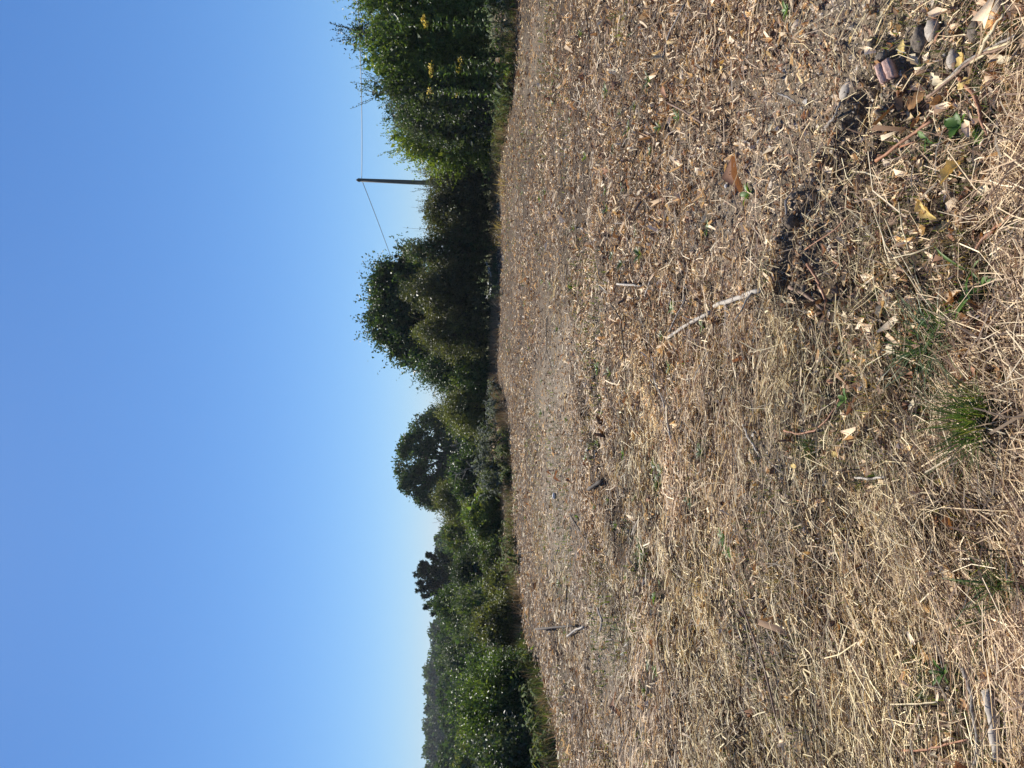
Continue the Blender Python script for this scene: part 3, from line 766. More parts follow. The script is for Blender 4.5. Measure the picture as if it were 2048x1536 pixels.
# ------------------------------------------------------------------ tall weeds along the hedge foot
def weed(px, py, H, label, kind='leafy', cols=G_BRIGHT, spread=0.25, n=60, leafL=0.11, wr=0.28, name='leafy_weed', group="weeds along the foot of the hedge", stems=5, flower=None, cat='plant'):
    g = gp(px, py); Y = g[1]
    root = empty(name, g, label, cat, group)
    st, lf, fl = MB(), MB(), MB()
    for s in range(stems):
        a = rng.uniform(0, 2 * np.pi); r = spread * rng.uniform(0.1, 1)
        b = g + [rng.normal() * spread * 0.3, rng.normal() * spread * 0.3, -0.02]
        h = H * rng.uniform(0.7, 1.05)
        e = b + [np.cos(a) * r, np.sin(a) * r, h]
        pp = wobble(b, e, 6, 0.04); pp[:, 2] = np.maximum(pp[:, 2], b[2])
        v, q, t = tube(pp, np.linspace(0.006, 0.003, 6), 4); st.add(v, q, t, col=np.array([0.09, 0.11, 0.04]))
        m = n // stems
        tt = rng.random(m) ** 0.8 * 4.99; i0 = tt.astype(int)
        ps = pp[i0] + (pp[i0 + 1] - pp[i0]) * (tt - i0)[:, None]
        dd = nrm(np.c_[rng.normal(size=(m, 2)), rng.uniform(-0.2, 0.9, m)])
        col = np.array(cols)[rng.integers(0, len(cols), m)] * rng.uniform(0.75, 1.3, (m, 1))
        k = 4; L = leafL * rng.uniform(0.6, 1.3, m)
        tk = np.linspace(0, 1, k)[None, :, None]
        P = ps[:, None, :] + dd[:, None, :] * L[:, None, None] * tk
        P[:, :, 2] -= (tk[..., 0] ** 2) * L[:, None] * 0.5
        side = nrm(np.cross(dd, [0, 0, 1.0]))
        v, f, c = ribbons(P, L * wr, side, col)
        # leaf shape: narrow at the base
        v = v.reshape(m, k, 2, 3); mid_ = v.mean(2, keepdims=True)
        sc = np.array([0.25, 1.0, 0.95, 0.1]) / (1 - np.linspace(0, 1, k) ** 2 * 0.85)
        v = (mid_ + (v - mid_) * sc[None, :, None, None]).reshape(-1, 3)
        lf.add(v, f, col=c)
        if flower:
            top = pp[-1]; fr = flower[1]
            m = flower[2]
            fp = top + np.c_[rng.normal(size=(m, 2)) * fr, rng.normal(size=m) * fr * 0.28 + 0.02]
            for x in fp[::4]:
                v, q, t = tube([top - [0, 0, 0.06], (top + x) / 2 + [0, 0, -0.02], x], [0.002, 0.002, 0.0015], 3); st.add(v, q, t, col=np.array([0.10, 0.12, 0.04]))
            for x in fp:
                aa = np.linspace(0, 2 * np.pi, 8, endpoint=False) + rng.uniform(0, 1)
                rr_ = flower[3] * rng.uniform(0.8, 1.15) * np.where(np.arange(8) % 2, 0.75, 1)
                ring = x + np.c_[np.cos(aa) * rr_, np.sin(aa) * rr_, rng.uniform(-.003, .003, 8)]
                vv = np.vstack([ring, [x + [0, 0, 0.006]]])
                ff = np.array([[i, (i + 1) % 8, 8] for i in range(8)])
                fl.add(vv, ff, col=np.array(flower[0]) * rng.uniform(0.85, 1.1))
    loc = np.asarray(g)
    st.build('stem', M_GRASS, root, True, loc); lf.build('foliage', M_WEED, root, loc=loc)['kind'] = 'stuff'
    if flower: fl.build('flower_head', M_FLOWER, root, loc=loc)['kind'] = 'stuff'
    return root

YEL = (0.80, 0.56, 0.01); WHT = (0.75, 0.75, 0.68)
RAG = "yellow ragwort plants in front of the hedge"
def ragwort(hx, hy, Y, label, sp, n=1, m=24):
    """flower head seen at (hx, hy); plant stands below it at distance Y"""
    X = at(hx, hy, Y)[0]; g = np.array([X, Y, hz(X, Y)]); H = at(hx, hy, Y)[2] - g[2]
    root = empty('ragwort', g, label, 'flower', RAG)
    st, lf = MB(), MB()
    for s in range(n):
        off = (s - (n - 1) / 2) * sp
        top = g + [off, rng.uniform(-.05, .05), H + rng.uniform(-.04, .05) + 0.15 * off]
        pp = wobble(g + [off * 0.3, 0, -0.02], top, 7, 0.03)
        v, q, t = tube(pp, np.linspace(0.009, 0.004, 7), 5); st.add(v, q, t, col=np.array([0.08, 0.09, 0.03]))
        mm = 60
        tt = rng.random(mm) ** 0.7 * 5.99; i0 = tt.astype(int)
        ps = pp[i0] + (pp[i0 + 1] - pp[i0]) * (tt - i0)[:, None]
        dd = nrm(np.c_[rng.normal(size=(mm, 2)), rng.uniform(-0.3, 0.9, mm)])
        col = np.array(G_MID)[rng.integers(0, 3, mm)] * rng.uniform(0.9, 1.6, (mm, 1))
        lv = leaves(ps, dd, rand_unit(mm) + [0, 0, 1.2], 0.14 * rng.uniform(0.5, 1.1, mm), 0.045, col)
        lf.add(lv[0], lv[1], col=lv[2])
        fl = MB()
        fp = top + np.c_[rng.normal(size=m) * 0.05, rng.normal(size=m) * 0.05, rng.normal(size=m) * 0.028]
        for x in fp:
            v, q, t = tube([top - [0, 0, 0.12], (top + x) / 2 + [0, 0, -0.04], x], [0.003, 0.002, 0.002], 3); st.add(v, q, t, col=np.array([0.09, 0.11, 0.04]))
            aa = np.linspace(0, 2 * np.pi, 12, endpoint=False) + rng.uniform(0, 1)
            rr_ = 0.021 * rng.uniform(0.8, 1.15) * np.where(np.arange(12) % 2, 0.55, 1)
            tl = rng.normal(size=2) * 0.35
            ring = np.c_[np.cos(aa) * rr_, np.sin(aa) * rr_, np.zeros(12)]; ring[:, 2] = ring[:, 0] * tl[0] + ring[:, 1] * tl[1] - 0.35 * rr_
            vv = np.vstack([x + ring, [x + [0, 0, 0.005]]])
            fl.add(vv, np.array([[i, (i + 1) % 12, 12] for i in range(12)]), col=np.array(YEL) * rng.uniform(0.8, 1.1))
        fl.build('flower_head', M_FLOWER, root, loc=g)['kind'] = 'stuff'
    st.build('stem', M_GRASS, root, True, g); lf.build('foliage', M_LEAF, root, loc=g)['kind'] = 'stuff'

ragwort(849, 44, 16.9, 'ragwort with the highest yellow flower head, rightmost in front of the bright bush', 0.13, 2, 40)
ragwort(862, 138, 17.8, 'ragwort with a dense yellow flower head level with the hedge middle', 0.13, 2, 44)
ragwort(858, 182, 18.3, 'ragwort with a slim yellow head left of the dense headed one', 0.1, 2, 22)
ragwort(918, 130, 17.7, 'lower ragwort below the dense headed one, flowers in a long row', 0.12, 3, 18)
ragwort(914, 187, 18.5, 'small ragwort with a few blossoms low before the hedge', 0.1, 1, 9)
ragwort(946, 358, 25.3, 'single small ragwort in dark shade right of the pole', 0.1, 1, 9)
ragwort(982, 494, 24.5, 'tiny yellow flowered plant at the foot of the middle hedge', 0.1, 1, 4)

UMB = "white flowered plants at the foot of the middle hedge"
for px, py, lab in ((1000, 522, 'white flower cluster rightmost at the hedge foot'), (1001, 548, 'taller white flowered plant second from the right at the hedge foot'),
                    (1003, 578, 'white flowered plant in the middle of the row at the hedge foot'), (1004, 590, 'large white bloom leftmost at the hedge foot')):
    weed(px, py, 0.42, lab, flower=(WHT, 0.045, 10, 0.018), cols=G_MID, stems=2, n=20, spread=0.12, name='white_flower_plant', group=UMB, cat='flower')

weeds = [
    (1033, 8, 0.8, 'arching broad leaved plant at the far right of the hedge foot', G_GREY + G_MID, 0.35, 90, 0.2, 0.25),
    (1033, 60, 0.75, 'ferny grey green plant right of the fern at the hedge foot', G_GREY, 0.35, 120, 0.18, 0.16),
    (1031, 100, 0.6, 'fern like plant with drooping fronds under the tallest ragwort', G_BRIGHT, 0.35, 120, 0.2, 0.12),
    (1033, 130, 0.35, 'low yellow green weed spilling on to the dry ground', G_YEL, 0.3, 130, 0.09, 0.4),
    (1029, 150, 0.65, 'tall plant with pale pointed leaves sticking out over the verge', G_BRIGHT + G_SILVER, 0.3, 50, 0.24, 0.22),
    (1027, 185, 0.5, 'dark bushy weed beside the pale pointed leaves', G_MID, 0.3, 110, 0.12, 0.3),
    (1023, 215, 0.6, 'loose weed with long blades below the grey glossy bush', G_MID + G_BRIGHT, 0.3, 80, 0.22, 0.12),
    (1017, 245, 0.45, 'mixed olive weed at the hedge foot where the verge narrows', G_YOL, 0.3, 100, 0.12, 0.25),
    (1013, 280, 0.45, 'sprawling olive weed below the yellow green bush', G_YOL, 0.35, 100, 0.12, 0.25),
    (1005, 320, 0.4, 'thin brown green weed near the pole at the hedge foot', G_OLIVE, 0.35, 80, 0.12, 0.2),
]
for px, py, H, lab, cols, sp, n, lL, wr in weeds:
    weed(px, py, H, lab, cols=cols, spread=sp, n=int(n * 1.8), leafL=lL, wr=wr, stems=8)
MUG = "tall grey weeds in front of the oak"
for i, (px, py, H, lab) in enumerate(((1012, 862, 0.8, 'tall grey weed clump rightmost under the oak'), (1014, 890, 0.95, 'tall pale weed clump under the open side of the oak'), (1015, 915, 0.95, 'tall silvery weed clump at the centre under the oak'),
                                       (1016, 940, 1.0, 'tall silvery weed clump left of centre under the oak'), (1017, 965, 0.85, 'silvery weed clump beside the rounded yellow green bush'), (1008, 826, 0.6, 'grey weed clump beneath the drooping olive bush'), (1004, 790, 0.5, 'low grey weeds beneath the small light green bush'))):
    weed(px, py, H, lab, cols=G_SILVER + G_GREY, spread=0.5, n=330, leafL=0.19, wr=0.2, stems=12, group=MUG, name='tall_weed')
for px, py, H, lab in ((1022, 900, 0.45, 'low bright green weed in front of the silvery weeds'), (1024, 950, 0.4, 'low light green weed left in front of the silvery weeds'),
                       (1032, 1080, 0.4, 'low weed at the edge of the dark gap under the left hedge'), (1036, 1130, 0.5, 'leafy weed under the dark grey green bush'), (1070, 1330, 0.4, 'brownish weed at the field edge by the dark bush'),
                       (1085, 1400, 0.4, 'yellow green weed at the left field edge'), (1098, 1450, 0.4, 'grassy weed at the left field edge near the bramble'), (1105, 1500, 0.35, 'small leafy weed at the far left field edge')):
    weed(px, py, H, lab, cols=G_YOL + G_BRIGHT, spread=0.45, n=260, leafL=0.13, wr=0.25, stems=10)

# bare twigs standing in the oak's shade and on the skyline
def bare_branch(px0, py0, Y, px1, py1, label, n=5, r=0.02, name='dead_sapling'):
    a = at(px0, py0, Y); b = at(px1, py1, Y)
    zg = hz(a[0], Y); base = np.array([a[0], Y, zg])
    root = empty(name, base, label, 'dead sapling', 'bare grey saplings and twigs of the hedge')
    mb = MB()
    main = wobble(base, b, 8, 0.05)
    v, q, t = tube(main, np.linspace(r, r * 0.25, 8), 5); mb.add(v, q, t)
    mb.build('stem', M_GREYWOOD, root, True, base)
    br = MB()
    for k in range(n):
        s = main[rng.integers(3, 7)]
        e = s + (b - a) * rng.uniform(0.2, 0.5) + rng.normal(size=3) * 0.2 * np.linalg.norm(b - a)
        v, q, t = tube(wobble(s, e, 5, 0.1), np.linspace(r * 0.45, r * 0.12, 5), 4); br.add(v, q, t)
    br.build('twigs', M_GREYWOOD, root, True, base)['kind'] = 'stuff'
bare_branch(960, 868, 32, 905, 890, 'bare grey twiggy sapling under the right side of the oak', 9, 0.03)
bare_branch(955, 925, 32, 905, 950, 'fan of bare brown twigs under the left side of the oak', 12, 0.03)
bare_branch(870, 455, 25.8, 806, 455, 'thin bare forked twig standing above the flat topped bush', 2, 0.012)
bare_branch(870, 418, 25.6, 822, 414, 'short bare twig with side shoots above the flat topped bush', 4, 0.012)
bare_branch(890, 812, 50, 868, 813, 'curled bare branch at the right edge of the oak', 6, 0.05)
bare_branch(890, 1043, 36, 864, 1046, 'wispy bare twig on the skyline left of the oak', 4, 0.02)

# ------------------------------------------------------------------ grass along the hedge foot (uncountable)
def fieldpts(n, dmin, dmax, half=0.60, power=0.0):
    u = rng.random(n)
    d = dmin * (dmax / dmin) ** u
    th = rng.uniform(-half, half, n)
    return d * np.sin(th), d * np.cos(th)

def blades(x, y, Lm, Wm, cols, lean=0.5, mat=None, name='grass', label='', bend=0.5, k=3, dirbias=None):
    n = len(x)
    z = height(x, y)
    a = rng.uniform(0, 2 * np.pi, n)
    L = Lm * rng.uniform(0.4, 1.2, n)
    h = np.c_[np.cos(a), np.sin(a), np.zeros(n)]
    if dirbias is not None: h = nrm(h + dirbias)
    ln = lean * rng.uniform(0.2, 1.3, n)
    t = np.linspace(0, 1, k)
    P = np.zeros((n, k, 3))
    P[:] = np.c_[x, y, z - 0.01][:, None, :]
    P += h[:, None, :] * (L * ln)[:, None, None] * (t ** 1.4)[None, :, None]
    P[:, :, 2] += (L * np.sqrt(np.clip(1 - ln * ln * 0.8, 0.1, 1)))[:, None] * (t - bend * ln[:, None] * t ** 2 * 0.6)
    side = nrm(np.cross(h, [0, 0, 1.0]) + 0.3 * rng.normal(size=(n, 3)))
    col = np.array(cols)[rng.integers(0, len(cols), n)] * rng.uniform(0.7, 1.25, (n, 1))
    v, f, c = ribbons(P, Wm * rng.uniform(0.6, 1.4, n), side, col)
    o = mesh(name, v, f, c, mat or M_GRASS)
    return tag(o, label, 'grass', kind='stuff')

C_DRY = ((0.36, 0.26, 0.14), (0.26, 0.18, 0.10), (0.20, 0.13, 0.075), (0.44, 0.34, 0.19))
C_GRN = ((0.10, 0.15, 0.035), (0.13, 0.17, 0.05), (0.08, 0.12, 0.03))
def along(n, spread, shift=0.0):
    s = rng.random(n) * cum[-1]; i = np.clip(np.searchsorted(cum, s) - 1, 0, len(seg) - 1)
    t = ((s - cum[i]) / seg[i])[:, None]
    p = E[i] * (1 - t) + E[i + 1] * t
    outw = nrm(p)
    p = p + outw * (rng.normal(size=(n, 1)) * spread + shift)
    return p[:, 0], p[:, 1]
x, y = along(26000, 0.28, 0.15)
k = fbm(x * 0.7, y * 0.7, 91, 2) + 0.15 * rng.normal(size=len(x)) - 0.10 * (x < -2)
blades(x[k > 0.52], y[k > 0.52], 0.32, 0.009, C_DRY, name='dry_grass', label='dry brown grass standing along the foot of the hedge', mat=M_STRAW)
blades(x[k < 0.46], y[k < 0.46], 0.22, 0.009, C_GRN + G_OLIVE, name='verge_grass', label='green grass growing along the foot of the hedge')

# ------------------------------------------------------------------ straw, dead leaves and crumbs on the field (uncountable)
GRID = np.zeros((1200, 1300), bool)             # 1 cm cells: where single things lie, so that litter does not bury them
def mark(p, r):
    x, y = p[0], p[1]
    i0, i1 = int((x - r + 6) * 100), int((x + r + 6) * 100) + 1; j0, j1 = int((y - r) * 100), int((y + r) * 100) + 1
    if i0 >= 0 and j0 >= 0 and i1 < 1200 and j1 < 1300: GRID[i0:i1, j0:j1] = True
def marked(x, y):
    i = ((x + 6) * 100).astype(int); j = (y * 100).astype(int)
    ok = (i >= 0) & (i < 1200) & (j >= 0) & (j < 1300)
    return ok & GRID[np.clip(i, 0, 1199), np.clip(j, 0, 1299)]
C_STRAW = np.array([(0.68, 0.52, 0.31), (0.50, 0.355, 0.21), (0.26, 0.165, 0.10), (0.13, 0.082, 0.052), (0.86, 0.71, 0.47), (0.17, 0.10, 0.062), (0.39, 0.27, 0.165), (0.62, 0.465, 0.285), (0.10, 0.065, 0.042), (0.74, 0.57, 0.34)])
def straw(n, dmin, dmax, scale, name, label):
    x, y = fieldpts(n, dmin, dmax)
    s = soilness(x, y)
    patch = fbm(x * 1.1, y * 1.1, 55, 3)
    left = np.clip(0.35 - 0.5 * x / np.maximum(y * 0.3, .5), 0, 1)
    keep = rng.random(n) < (0.48 + 0.52 / (1 + np.exp((x / np.maximum(y, 1) - 0.10) * 14)) + 0.6 * np.clip(1 - y / 3.2, 0, 1)) * np.clip(1.05 - 0.9 * s, 0.08, 1) * np.clip(0.45 + 1.9 * (patch - 0.38) + 0.2 * left, 0.12, 1)
    x, y = x[keep], y[keep]; n = len(x); patch = patch[keep]
    lod = np.clip(np.hypot(x, y) / 3.0, 0.8, 6)
    L = scale * np.minimum(np.exp(rng.normal(size=n) * 0.6), 2.6) * np.clip(1.15 - 0.12 * lod, 0.6, 1.2)
    # combed direction where the mower laid the grass down (towards the camera's left), random elsewhere
    a0 = -2.25 + 0.9 * (fbm(x * 0.5, y * 0.5, 66, 2) - 0.5) * 3
    comb = rng.random(n) < np.where(x < 0.15 * y, 0.6, 0.25)
    a = np.where(comb, a0 + 0.42 * rng.normal(size=n), rng.uniform(0, 2 * np.pi, n))
    h = np.c_[np.cos(a), np.sin(a), np.zeros(n)]
    tilt = np.abs(rng.normal(size=n)) * 0.2
    z0 = height(x, y)
    mound = np.clip(fbm(x * 3.1, y * 3.1, 71, 2) - 0.4, 0, 1)
    lift = rng.exponential(0.012, n) * (0.4 + 1.6 * patch) + 0.06 * mound * rng.random(n)
    k = 3
    t = np.linspace(-0.5, 0.5, k)
    P = np.zeros((n, k, 3)); P[:] = np.c_[x, y, z0 + lift][:, None, :]
    P += h[:, None, :] * L[:, None, None] * t[None, :, None]
    P[:, :, 2] += (t + 0.5)[None, :] * (L * tilt)[:, None]
    bend = nrm(np.cross(h, [0, 0, 1.0]))
    P[:, 1, :] += bend * (rng.normal(size=n) * L * 0.07)[:, None]
    P[:, 1, 2] += np.abs(rng.normal(size=n)) * L * 0.06
    # keep the ends above the soil
    for e in (0, 2):
        P[:, e, 2] = np.maximum(P[:, e, 2], height(P[:, e, 0], P[:, e, 1]) + 0.001)
    hit = np.zeros(n, bool)
    for t_ in (-0.5, -0.3, -0.1, 0.1, 0.3, 0.5):
        hit |= marked(x + h[:, 0] * L * t_, y + h[:, 1] * L * t_)
    kp = ~(hit & (rng.random(n) < 0.88))
    P, L, bend, patch, lod, x, y = P[kp], L[kp], bend[kp], patch[kp], lod[kp], x[kp], y[kp]; n = len(x)
    side = nrm(bend + 0.6 * rng.normal(size=(n, 3)))
    W = 0.0026 * np.exp(rng.normal(size=n) * 0.4) * lod ** 0.9
    ci = rng.integers(0, len(C_STRAW), n)
    col = C_STRAW[ci] * rng.uniform(0.75, 1.2, (n, 1))
    tint = fbm(x * 0.9, y * 0.9, 31, 3)[:, None]
    col = col * (0.52 + 1.2 * tint)
    gr = np.clip(fbm(x * 0.7, y * 0.7, 201, 3) - 0.52, 0, 0.2)[:, None] * 1.6
    col = col * (1 - gr) + col * np.array([0.82, 1.0, 0.72]) * gr
    v, f, c = ribbons(P, W, side, col, taper=False)
    tag(mesh(name, v, f, c, M_STRAW), label, 'straw', kind='stuff')

def flakes(n, dmin, dmax, size, name, label, cols, soilbias=0.3, rightbias=True):
    x, y = fieldpts(n, dmin, dmax)
    patch = fbm(x * 0.9, y * 0.9, 155, 3)
    rb = 1 / (1 + np.exp(-(x / np.maximum(y, 1) - 0.02) * 12)) if rightbias else 0.5
    s = soilness(x, y)
    keep = rng.random(n) < np.clip((0.30 + 0.9 * rb) * np.clip(patch * 2.4 - 0.6, 0.1, 1) * (1 - 0.65 * s), 0, 1)
    keep &= ~(marked(x, y) & (rng.random(n) < 0.9))
    x, y = x[keep], y[keep]; n = len(x)
    lod = np.clip(np.hypot(x, y) / 4.0, 0.8, 2.2)
    L = size * np.exp(rng.normal(size=n) * 0.5) * lod ** 0.4; W = L * rng.uniform(0.10, 0.5, n)
    a = rng.uniform(0, 2 * np.pi, n)
    h = nrm(np.c_[np.cos(a), np.sin(a), rng.normal(size=n) * 0.35])
    s_ = nrm(np.cross(h, [0, 0, 1.0]) + 0.45 * rng.normal(size=(n, 3))); s_ = nrm(s_ - h * np.sum(s_ * h, 1, keepdims=True)); nn = np.cross(s_, h)
    z = height(x, y)
    c0 = np.c_[x, y, z + 0.004 + rng.exponential(0.008, n)]
    # 3x3 curled patch
    U, V = np.meshgrid([-0.5, 0, 0.5], [-0.5, 0, 0.5], indexing='ij')
    wid = np.array([[0.35], [1.0], [0.3]]) * np.ones((3, 3))
    curlv = rng.uniform(-0.1, 0.75, n); curlu = rng.normal(size=n) * 0.38
    verts = (c0[:, None, None, :] + h[:, None, None, :] * (L[:, None, None] * U)[..., None]
             + s_[:, None, None, :] * (W[:, None, None] * V * wid)[..., None]
             + nn[:, None, None, :] * ((W * curlv)[:, None, None] * (V * 2) ** 2 * wid + (L * curlu)[:, None, None] * (U * 2) ** 2)[..., None])
    verts = verts + rng.normal(size=verts.shape) * (L * 0.05)[:, None, None, None]
    zz = verts[..., 2]; zmin = zz.min(axis=(1, 2)); verts[..., 2] += np.maximum(z + 0.001 - zmin, 0)[:, None, None]
    v = verts.reshape(-1, 3)
    q = np.array([[i * 3 + j, (i + 1) * 3 + j, (i + 1) * 3 + j + 1, i * 3 + j + 1] for i in range(2) for j in range(2)])
    f = (np.arange(n)[:, None, None] * 9 + q[None]).reshape(-1, 4)
    col = np.array(cols)[rng.integers(0, len(cols), n)] * rng.uniform(0.7, 1.2, (n, 1)) * (0.8 + 0.65 * fbm(x * 0.6, y * 0.6, 321, 3))[:, None]
    tag(mesh(name, v, f, np.repeat(col, 9, 0), M_DEAD), label, 'dead leaves', kind='stuff')
C_FLAKE = ((0.66, 0.50, 0.33), (0.32, 0.215, 0.14), (0.20, 0.13, 0.085), (0.84, 0.70, 0.50), (0.13, 0.08, 0.05), (0.46, 0.33, 0.215), (0.76, 0.61, 0.42), (0.30, 0.165, 0.10))

def crumbs(n):
    x, y = fieldpts(n, 1.6, 12)
    s = soilness(x, y)
    keep = rng.random(n) < np.clip(0.08 + 1.1 * s, 0, 1)
    x, y, s = x[keep], y[keep], s[keep]; n = len(x)
    lod = np.clip(np.hypot(x, y) / 3.0, 0.7, 3)
    r = 0.0042 * np.exp(rng.normal(size=n) * 0.55) * lod ** 0.7
    base = np.array([(1, 0, 0), (0, 1, 0), (-1, 0, 0), (0, -1, 0), (0, 0, 1)], float)
    v = base[None] * (r[:, None, None] * rng.uniform(0.6, 1.3, (n, 5, 1)))
    a = rng.uniform(0, 6.28, n); ca, sa = np.cos(a)[:, None], np.sin(a)[:, None]
    vx = v[..., 0] * ca - v[..., 1] * sa; vy = v[..., 0] * sa + v[..., 1] * ca
    v = np.stack([vx, vy, v[..., 2] * 0.9], -1)
    v[..., 0] += x[:, None]; v[..., 1] += y[:, None]; v[..., 2] += (height(x, y) + 0.0005)[:, None]
    f = np.array([(0, 1, 4), (1, 2, 4), (2, 3, 4), (3, 0, 4)])
    f = (np.arange(n)[:, None, None] * 5 + f[None]).reshape(-1, 3)
    cols = np.array([(0.30, 0.24, 0.175), (0.38, 0.31, 0.23), (0.20, 0.155, 0.115), (0.50, 0.43, 0.34), (0.34, 0.26, 0.185)])
    col = cols[rng.integers(0, len(cols), n)] * rng.uniform(0.75, 1.2, (n, 1))
    w = rng.random(n) < 0.02; col[w] = (0.5, 0.47, 0.42)
    tag(mesh('soil_crumbs', v.reshape(-1, 3), f, np.repeat(col, 5, 0), M_CRUMB), 'dry soil crumbs and grit on the bare patches', 'soil crumbs', kind='stuff')

def clods(n):
    P = np.array(CRACK); sg = np.linalg.norm(np.diff(P, axis=0), axis=1); cm = np.concatenate([[0], np.cumsum(sg)])
    q = rng.random(n) * cm[-1]; i = np.clip(np.searchsorted(cm, q) - 1, 0, len(sg) - 1); t = ((q - cm[i]) / sg[i])[:, None]
    p = P[i] * (1 - t) + P[i + 1] * t + rng.normal(size=(n, 2)) * 0.10
    th = np.linspace(0.5, np.pi - 0.5, 4); ph = np.linspace(0, 2 * np.pi, 7, endpoint=False)
    T, F_ = np.meshgrid(th, ph, indexing='ij')
    d = np.stack([np.sin(T) * np.cos(F_), np.sin(T) * np.sin(F_), np.cos(T)], -1).reshape(-1, 3)
    d = np.vstack([d, [[0, 0, 1]], [[0, 0, -1]]]); m = len(d)
    r = 0.007 * np.exp(rng.normal(size=n) * 0.5)
    v = d[None] * rng.uniform(0.65, 1.3, (n, m, 1)) * r[:, None, None] * rng.uniform(0.6, 1.4, (n, 1, 3))
    v[..., 0] += p[:, :1]; v[..., 1] += p[:, 1:]; v[..., 2] += (height(p[:, 0], p[:, 1]) + r * 0.4)[:, None]
    f = []
    for a in range(3):
        for b in range(7):
            b2 = (b + 1) % 7; f += [(a * 7 + b, (a + 1) * 7 + b, (a + 1) * 7 + b2), (a * 7 + b, (a + 1) * 7 + b2, a * 7 + b2)]
    for b in range(7): f += [(28, b, (b + 1) % 7), (29, 21 + (b + 1) % 7, 21 + b)]
    f = (np.arange(n)[:, None, None] * m + np.array(f)[None]).reshape(-1, 3)
    col = np.array([(0.19, 0.148, 0.108), (0.27, 0.215, 0.155), (0.14, 0.108, 0.08)])[rng.integers(0, 3, n)] * rng.uniform(0.8, 1.2, (n, 1))
    tag(mesh('soil_crumbs', v.reshape(-1, 3), f, np.repeat(col, m, 0), M_CRUMB), 'dark crumbling clods along the crack in the foreground soil', 'soil crumbs', kind='stuff')
clods(700)

# small green blades sprouting thinly all over
C_SPR = ((0.13, 0.17, 0.055), (0.17, 0.19, 0.08), (0.20, 0.20, 0.10), (0.10, 0.15, 0.045))
for n_, d0, d1, L_, W_ in ((30000, 1.8, 6.5, 0.06, 0.004), (36000, 6.0, 27, 0.085, 0.011)):
    x, y = fieldpts(n_, d0, d1)
    g = fbm(x * 0.9, y * 0.9, 201, 3) + 0.03 * rng.normal(size=len(x))
    kk = g > 0.56
    blades(x[kk], y[kk], L_, W_, C_SPR, lean=0.8, name='sprouting_grass', label='thin green blades sprouting through the straw')
x, y = along(16000, 0.3, 0.1)
kk = x > 6.2
blades(x[kk], y[kk], 0.34, 0.011, G_BRIGHT + G_YEL + G_YOL, lean=0.8, name='verge_grass', label='fresh green grass on the verge below the right hand hedge')

# ------------------------------------------------------------------ single things lying on the field
def stick(name, label, cat, pts, r, mat, lift=0.01, sides=8, taper=0.6, group=None, twigs=0, fork=None, jit=0.12, ups=None):
    """pts: picture spots of the stick on the ground; r: radius in metres"""
    P = np.array([gp(a, b) for a, b in pts])
    P[:, 2] += r * 0.7 + lift + 0.012
    if ups is not None: P[:, 2] += np.array(ups)
    # finer line
    Q = [P[0]]
    for a, b in zip(P[:-1], P[1:]):
        m = 4
        for i in range(1, m + 1):
            t = i / m; Q.append(a * (1 - t) + b * t + rng.normal(size=3) * min(r, 0.008) * 0.3 * (i < m))
    Q = np.array(Q); k = len(Q)
    for q_ in Q:
        mark(q_, r + 0.008)
    loc = P[0].copy()
    radii = np.linspace(r, r * taper, k) * (1 + 0.08 * rng.normal(size=k))
    v, q, t = tube(Q, radii, sides, jit)
    o = mesh(name, v, [q, t], None, mat, None, True, loc)
    tag(o, label, cat, group)
    ch = MB()
    for _ in range(twigs):
        i = rng.integers(2, k - 1); dr = nrm(Q[i] - Q[i - 1])
        e = Q[i] + (dr * 0.6 + rng.normal(size=3) * [0.5, 0.5, 0.25] + [0, 0, 0.12]) * np.linalg.norm(P[-1] - P[0]) * 0.22
        e[2] = max(e[2], hz(e[0], e[1]) + 0.005)
        pp = wobble(Q[i], e, 4, 0.1)
        v, q, t = tube(pp, np.linspace(r * 0.5, r * 0.2, 4), 5); ch.add(v, q, t)
    if fork:
        for fp in fork:
            FP = np.array([gp(a, b) for a, b in fp]); FP[:, 2] += r * 0.6 + lift
            v, q, t = tube(FP, np.linspace(r * 0.7, r * 0.3, len(FP)), 6, jit); ch.add(v, q, t)
    if ch.v: ch.build('side_twig', mat, o, True, loc)['kind'] = 'stuff'
    return o

ST = "sticks and twigs lying on the field"
stick('birch_branch', 'pale peeling branch piece, thick end by the cut, middle of the foreground', 'branch', [(1342, 676), (1385, 648), (1432, 624)], 0.0125, M_BLEACHED, 0.008, 12, 0.95, ST, jit=0.2, twigs=2)
stick('birch_branch', 'shorter pale branch piece lying in line, nearer to the dark crack', 'branch', [(1440, 612), (1485, 596), (1534, 580)], 0.013, M_BLEACHED, 0.006, 12, 0.8, ST, jit=0.22, twigs=2)
stick('twig', 'thin dark grey twig crossing beside the far end of the pale branch', 'twig', [(1348, 662), (1368, 625), (1381, 600), (1372, 580)], 0.005, M_GREYWOOD, 0.02, 6, 0.7, ST, fork=[[(1381, 600), (1350, 604)], [(1381, 600), (1392, 590)]])
stick('stick', 'long bleached pointed stick lying left of the pale branch', 'stick', [(1353, 886), (1345, 848), (1336, 806), (1318, 760), (1312, 712)], 0.009, M_BLEACHED, 0.012, 8, 0.7, ST)
stick('stick', 'pale splintered stick below the long bleached one', 'stick', [(1498, 850), (1513, 882), (1534, 916)], 0.007, M_BLEACHED, 0.012, 8, 0.6, ST, fork=[[(1498, 850), (1478, 853), (1462, 852)], [(1498, 850), (1490, 835)]])
stick('bramble_stem', 'curved orange brown bramble stem curling round at the middle', 'stem', [(1583, 861), (1612, 868), (1645, 862), (1672, 838), (1690, 812), (1712, 762)], 0.0045, M_REDWOOD, 0.018, 6, 0.6, ST)
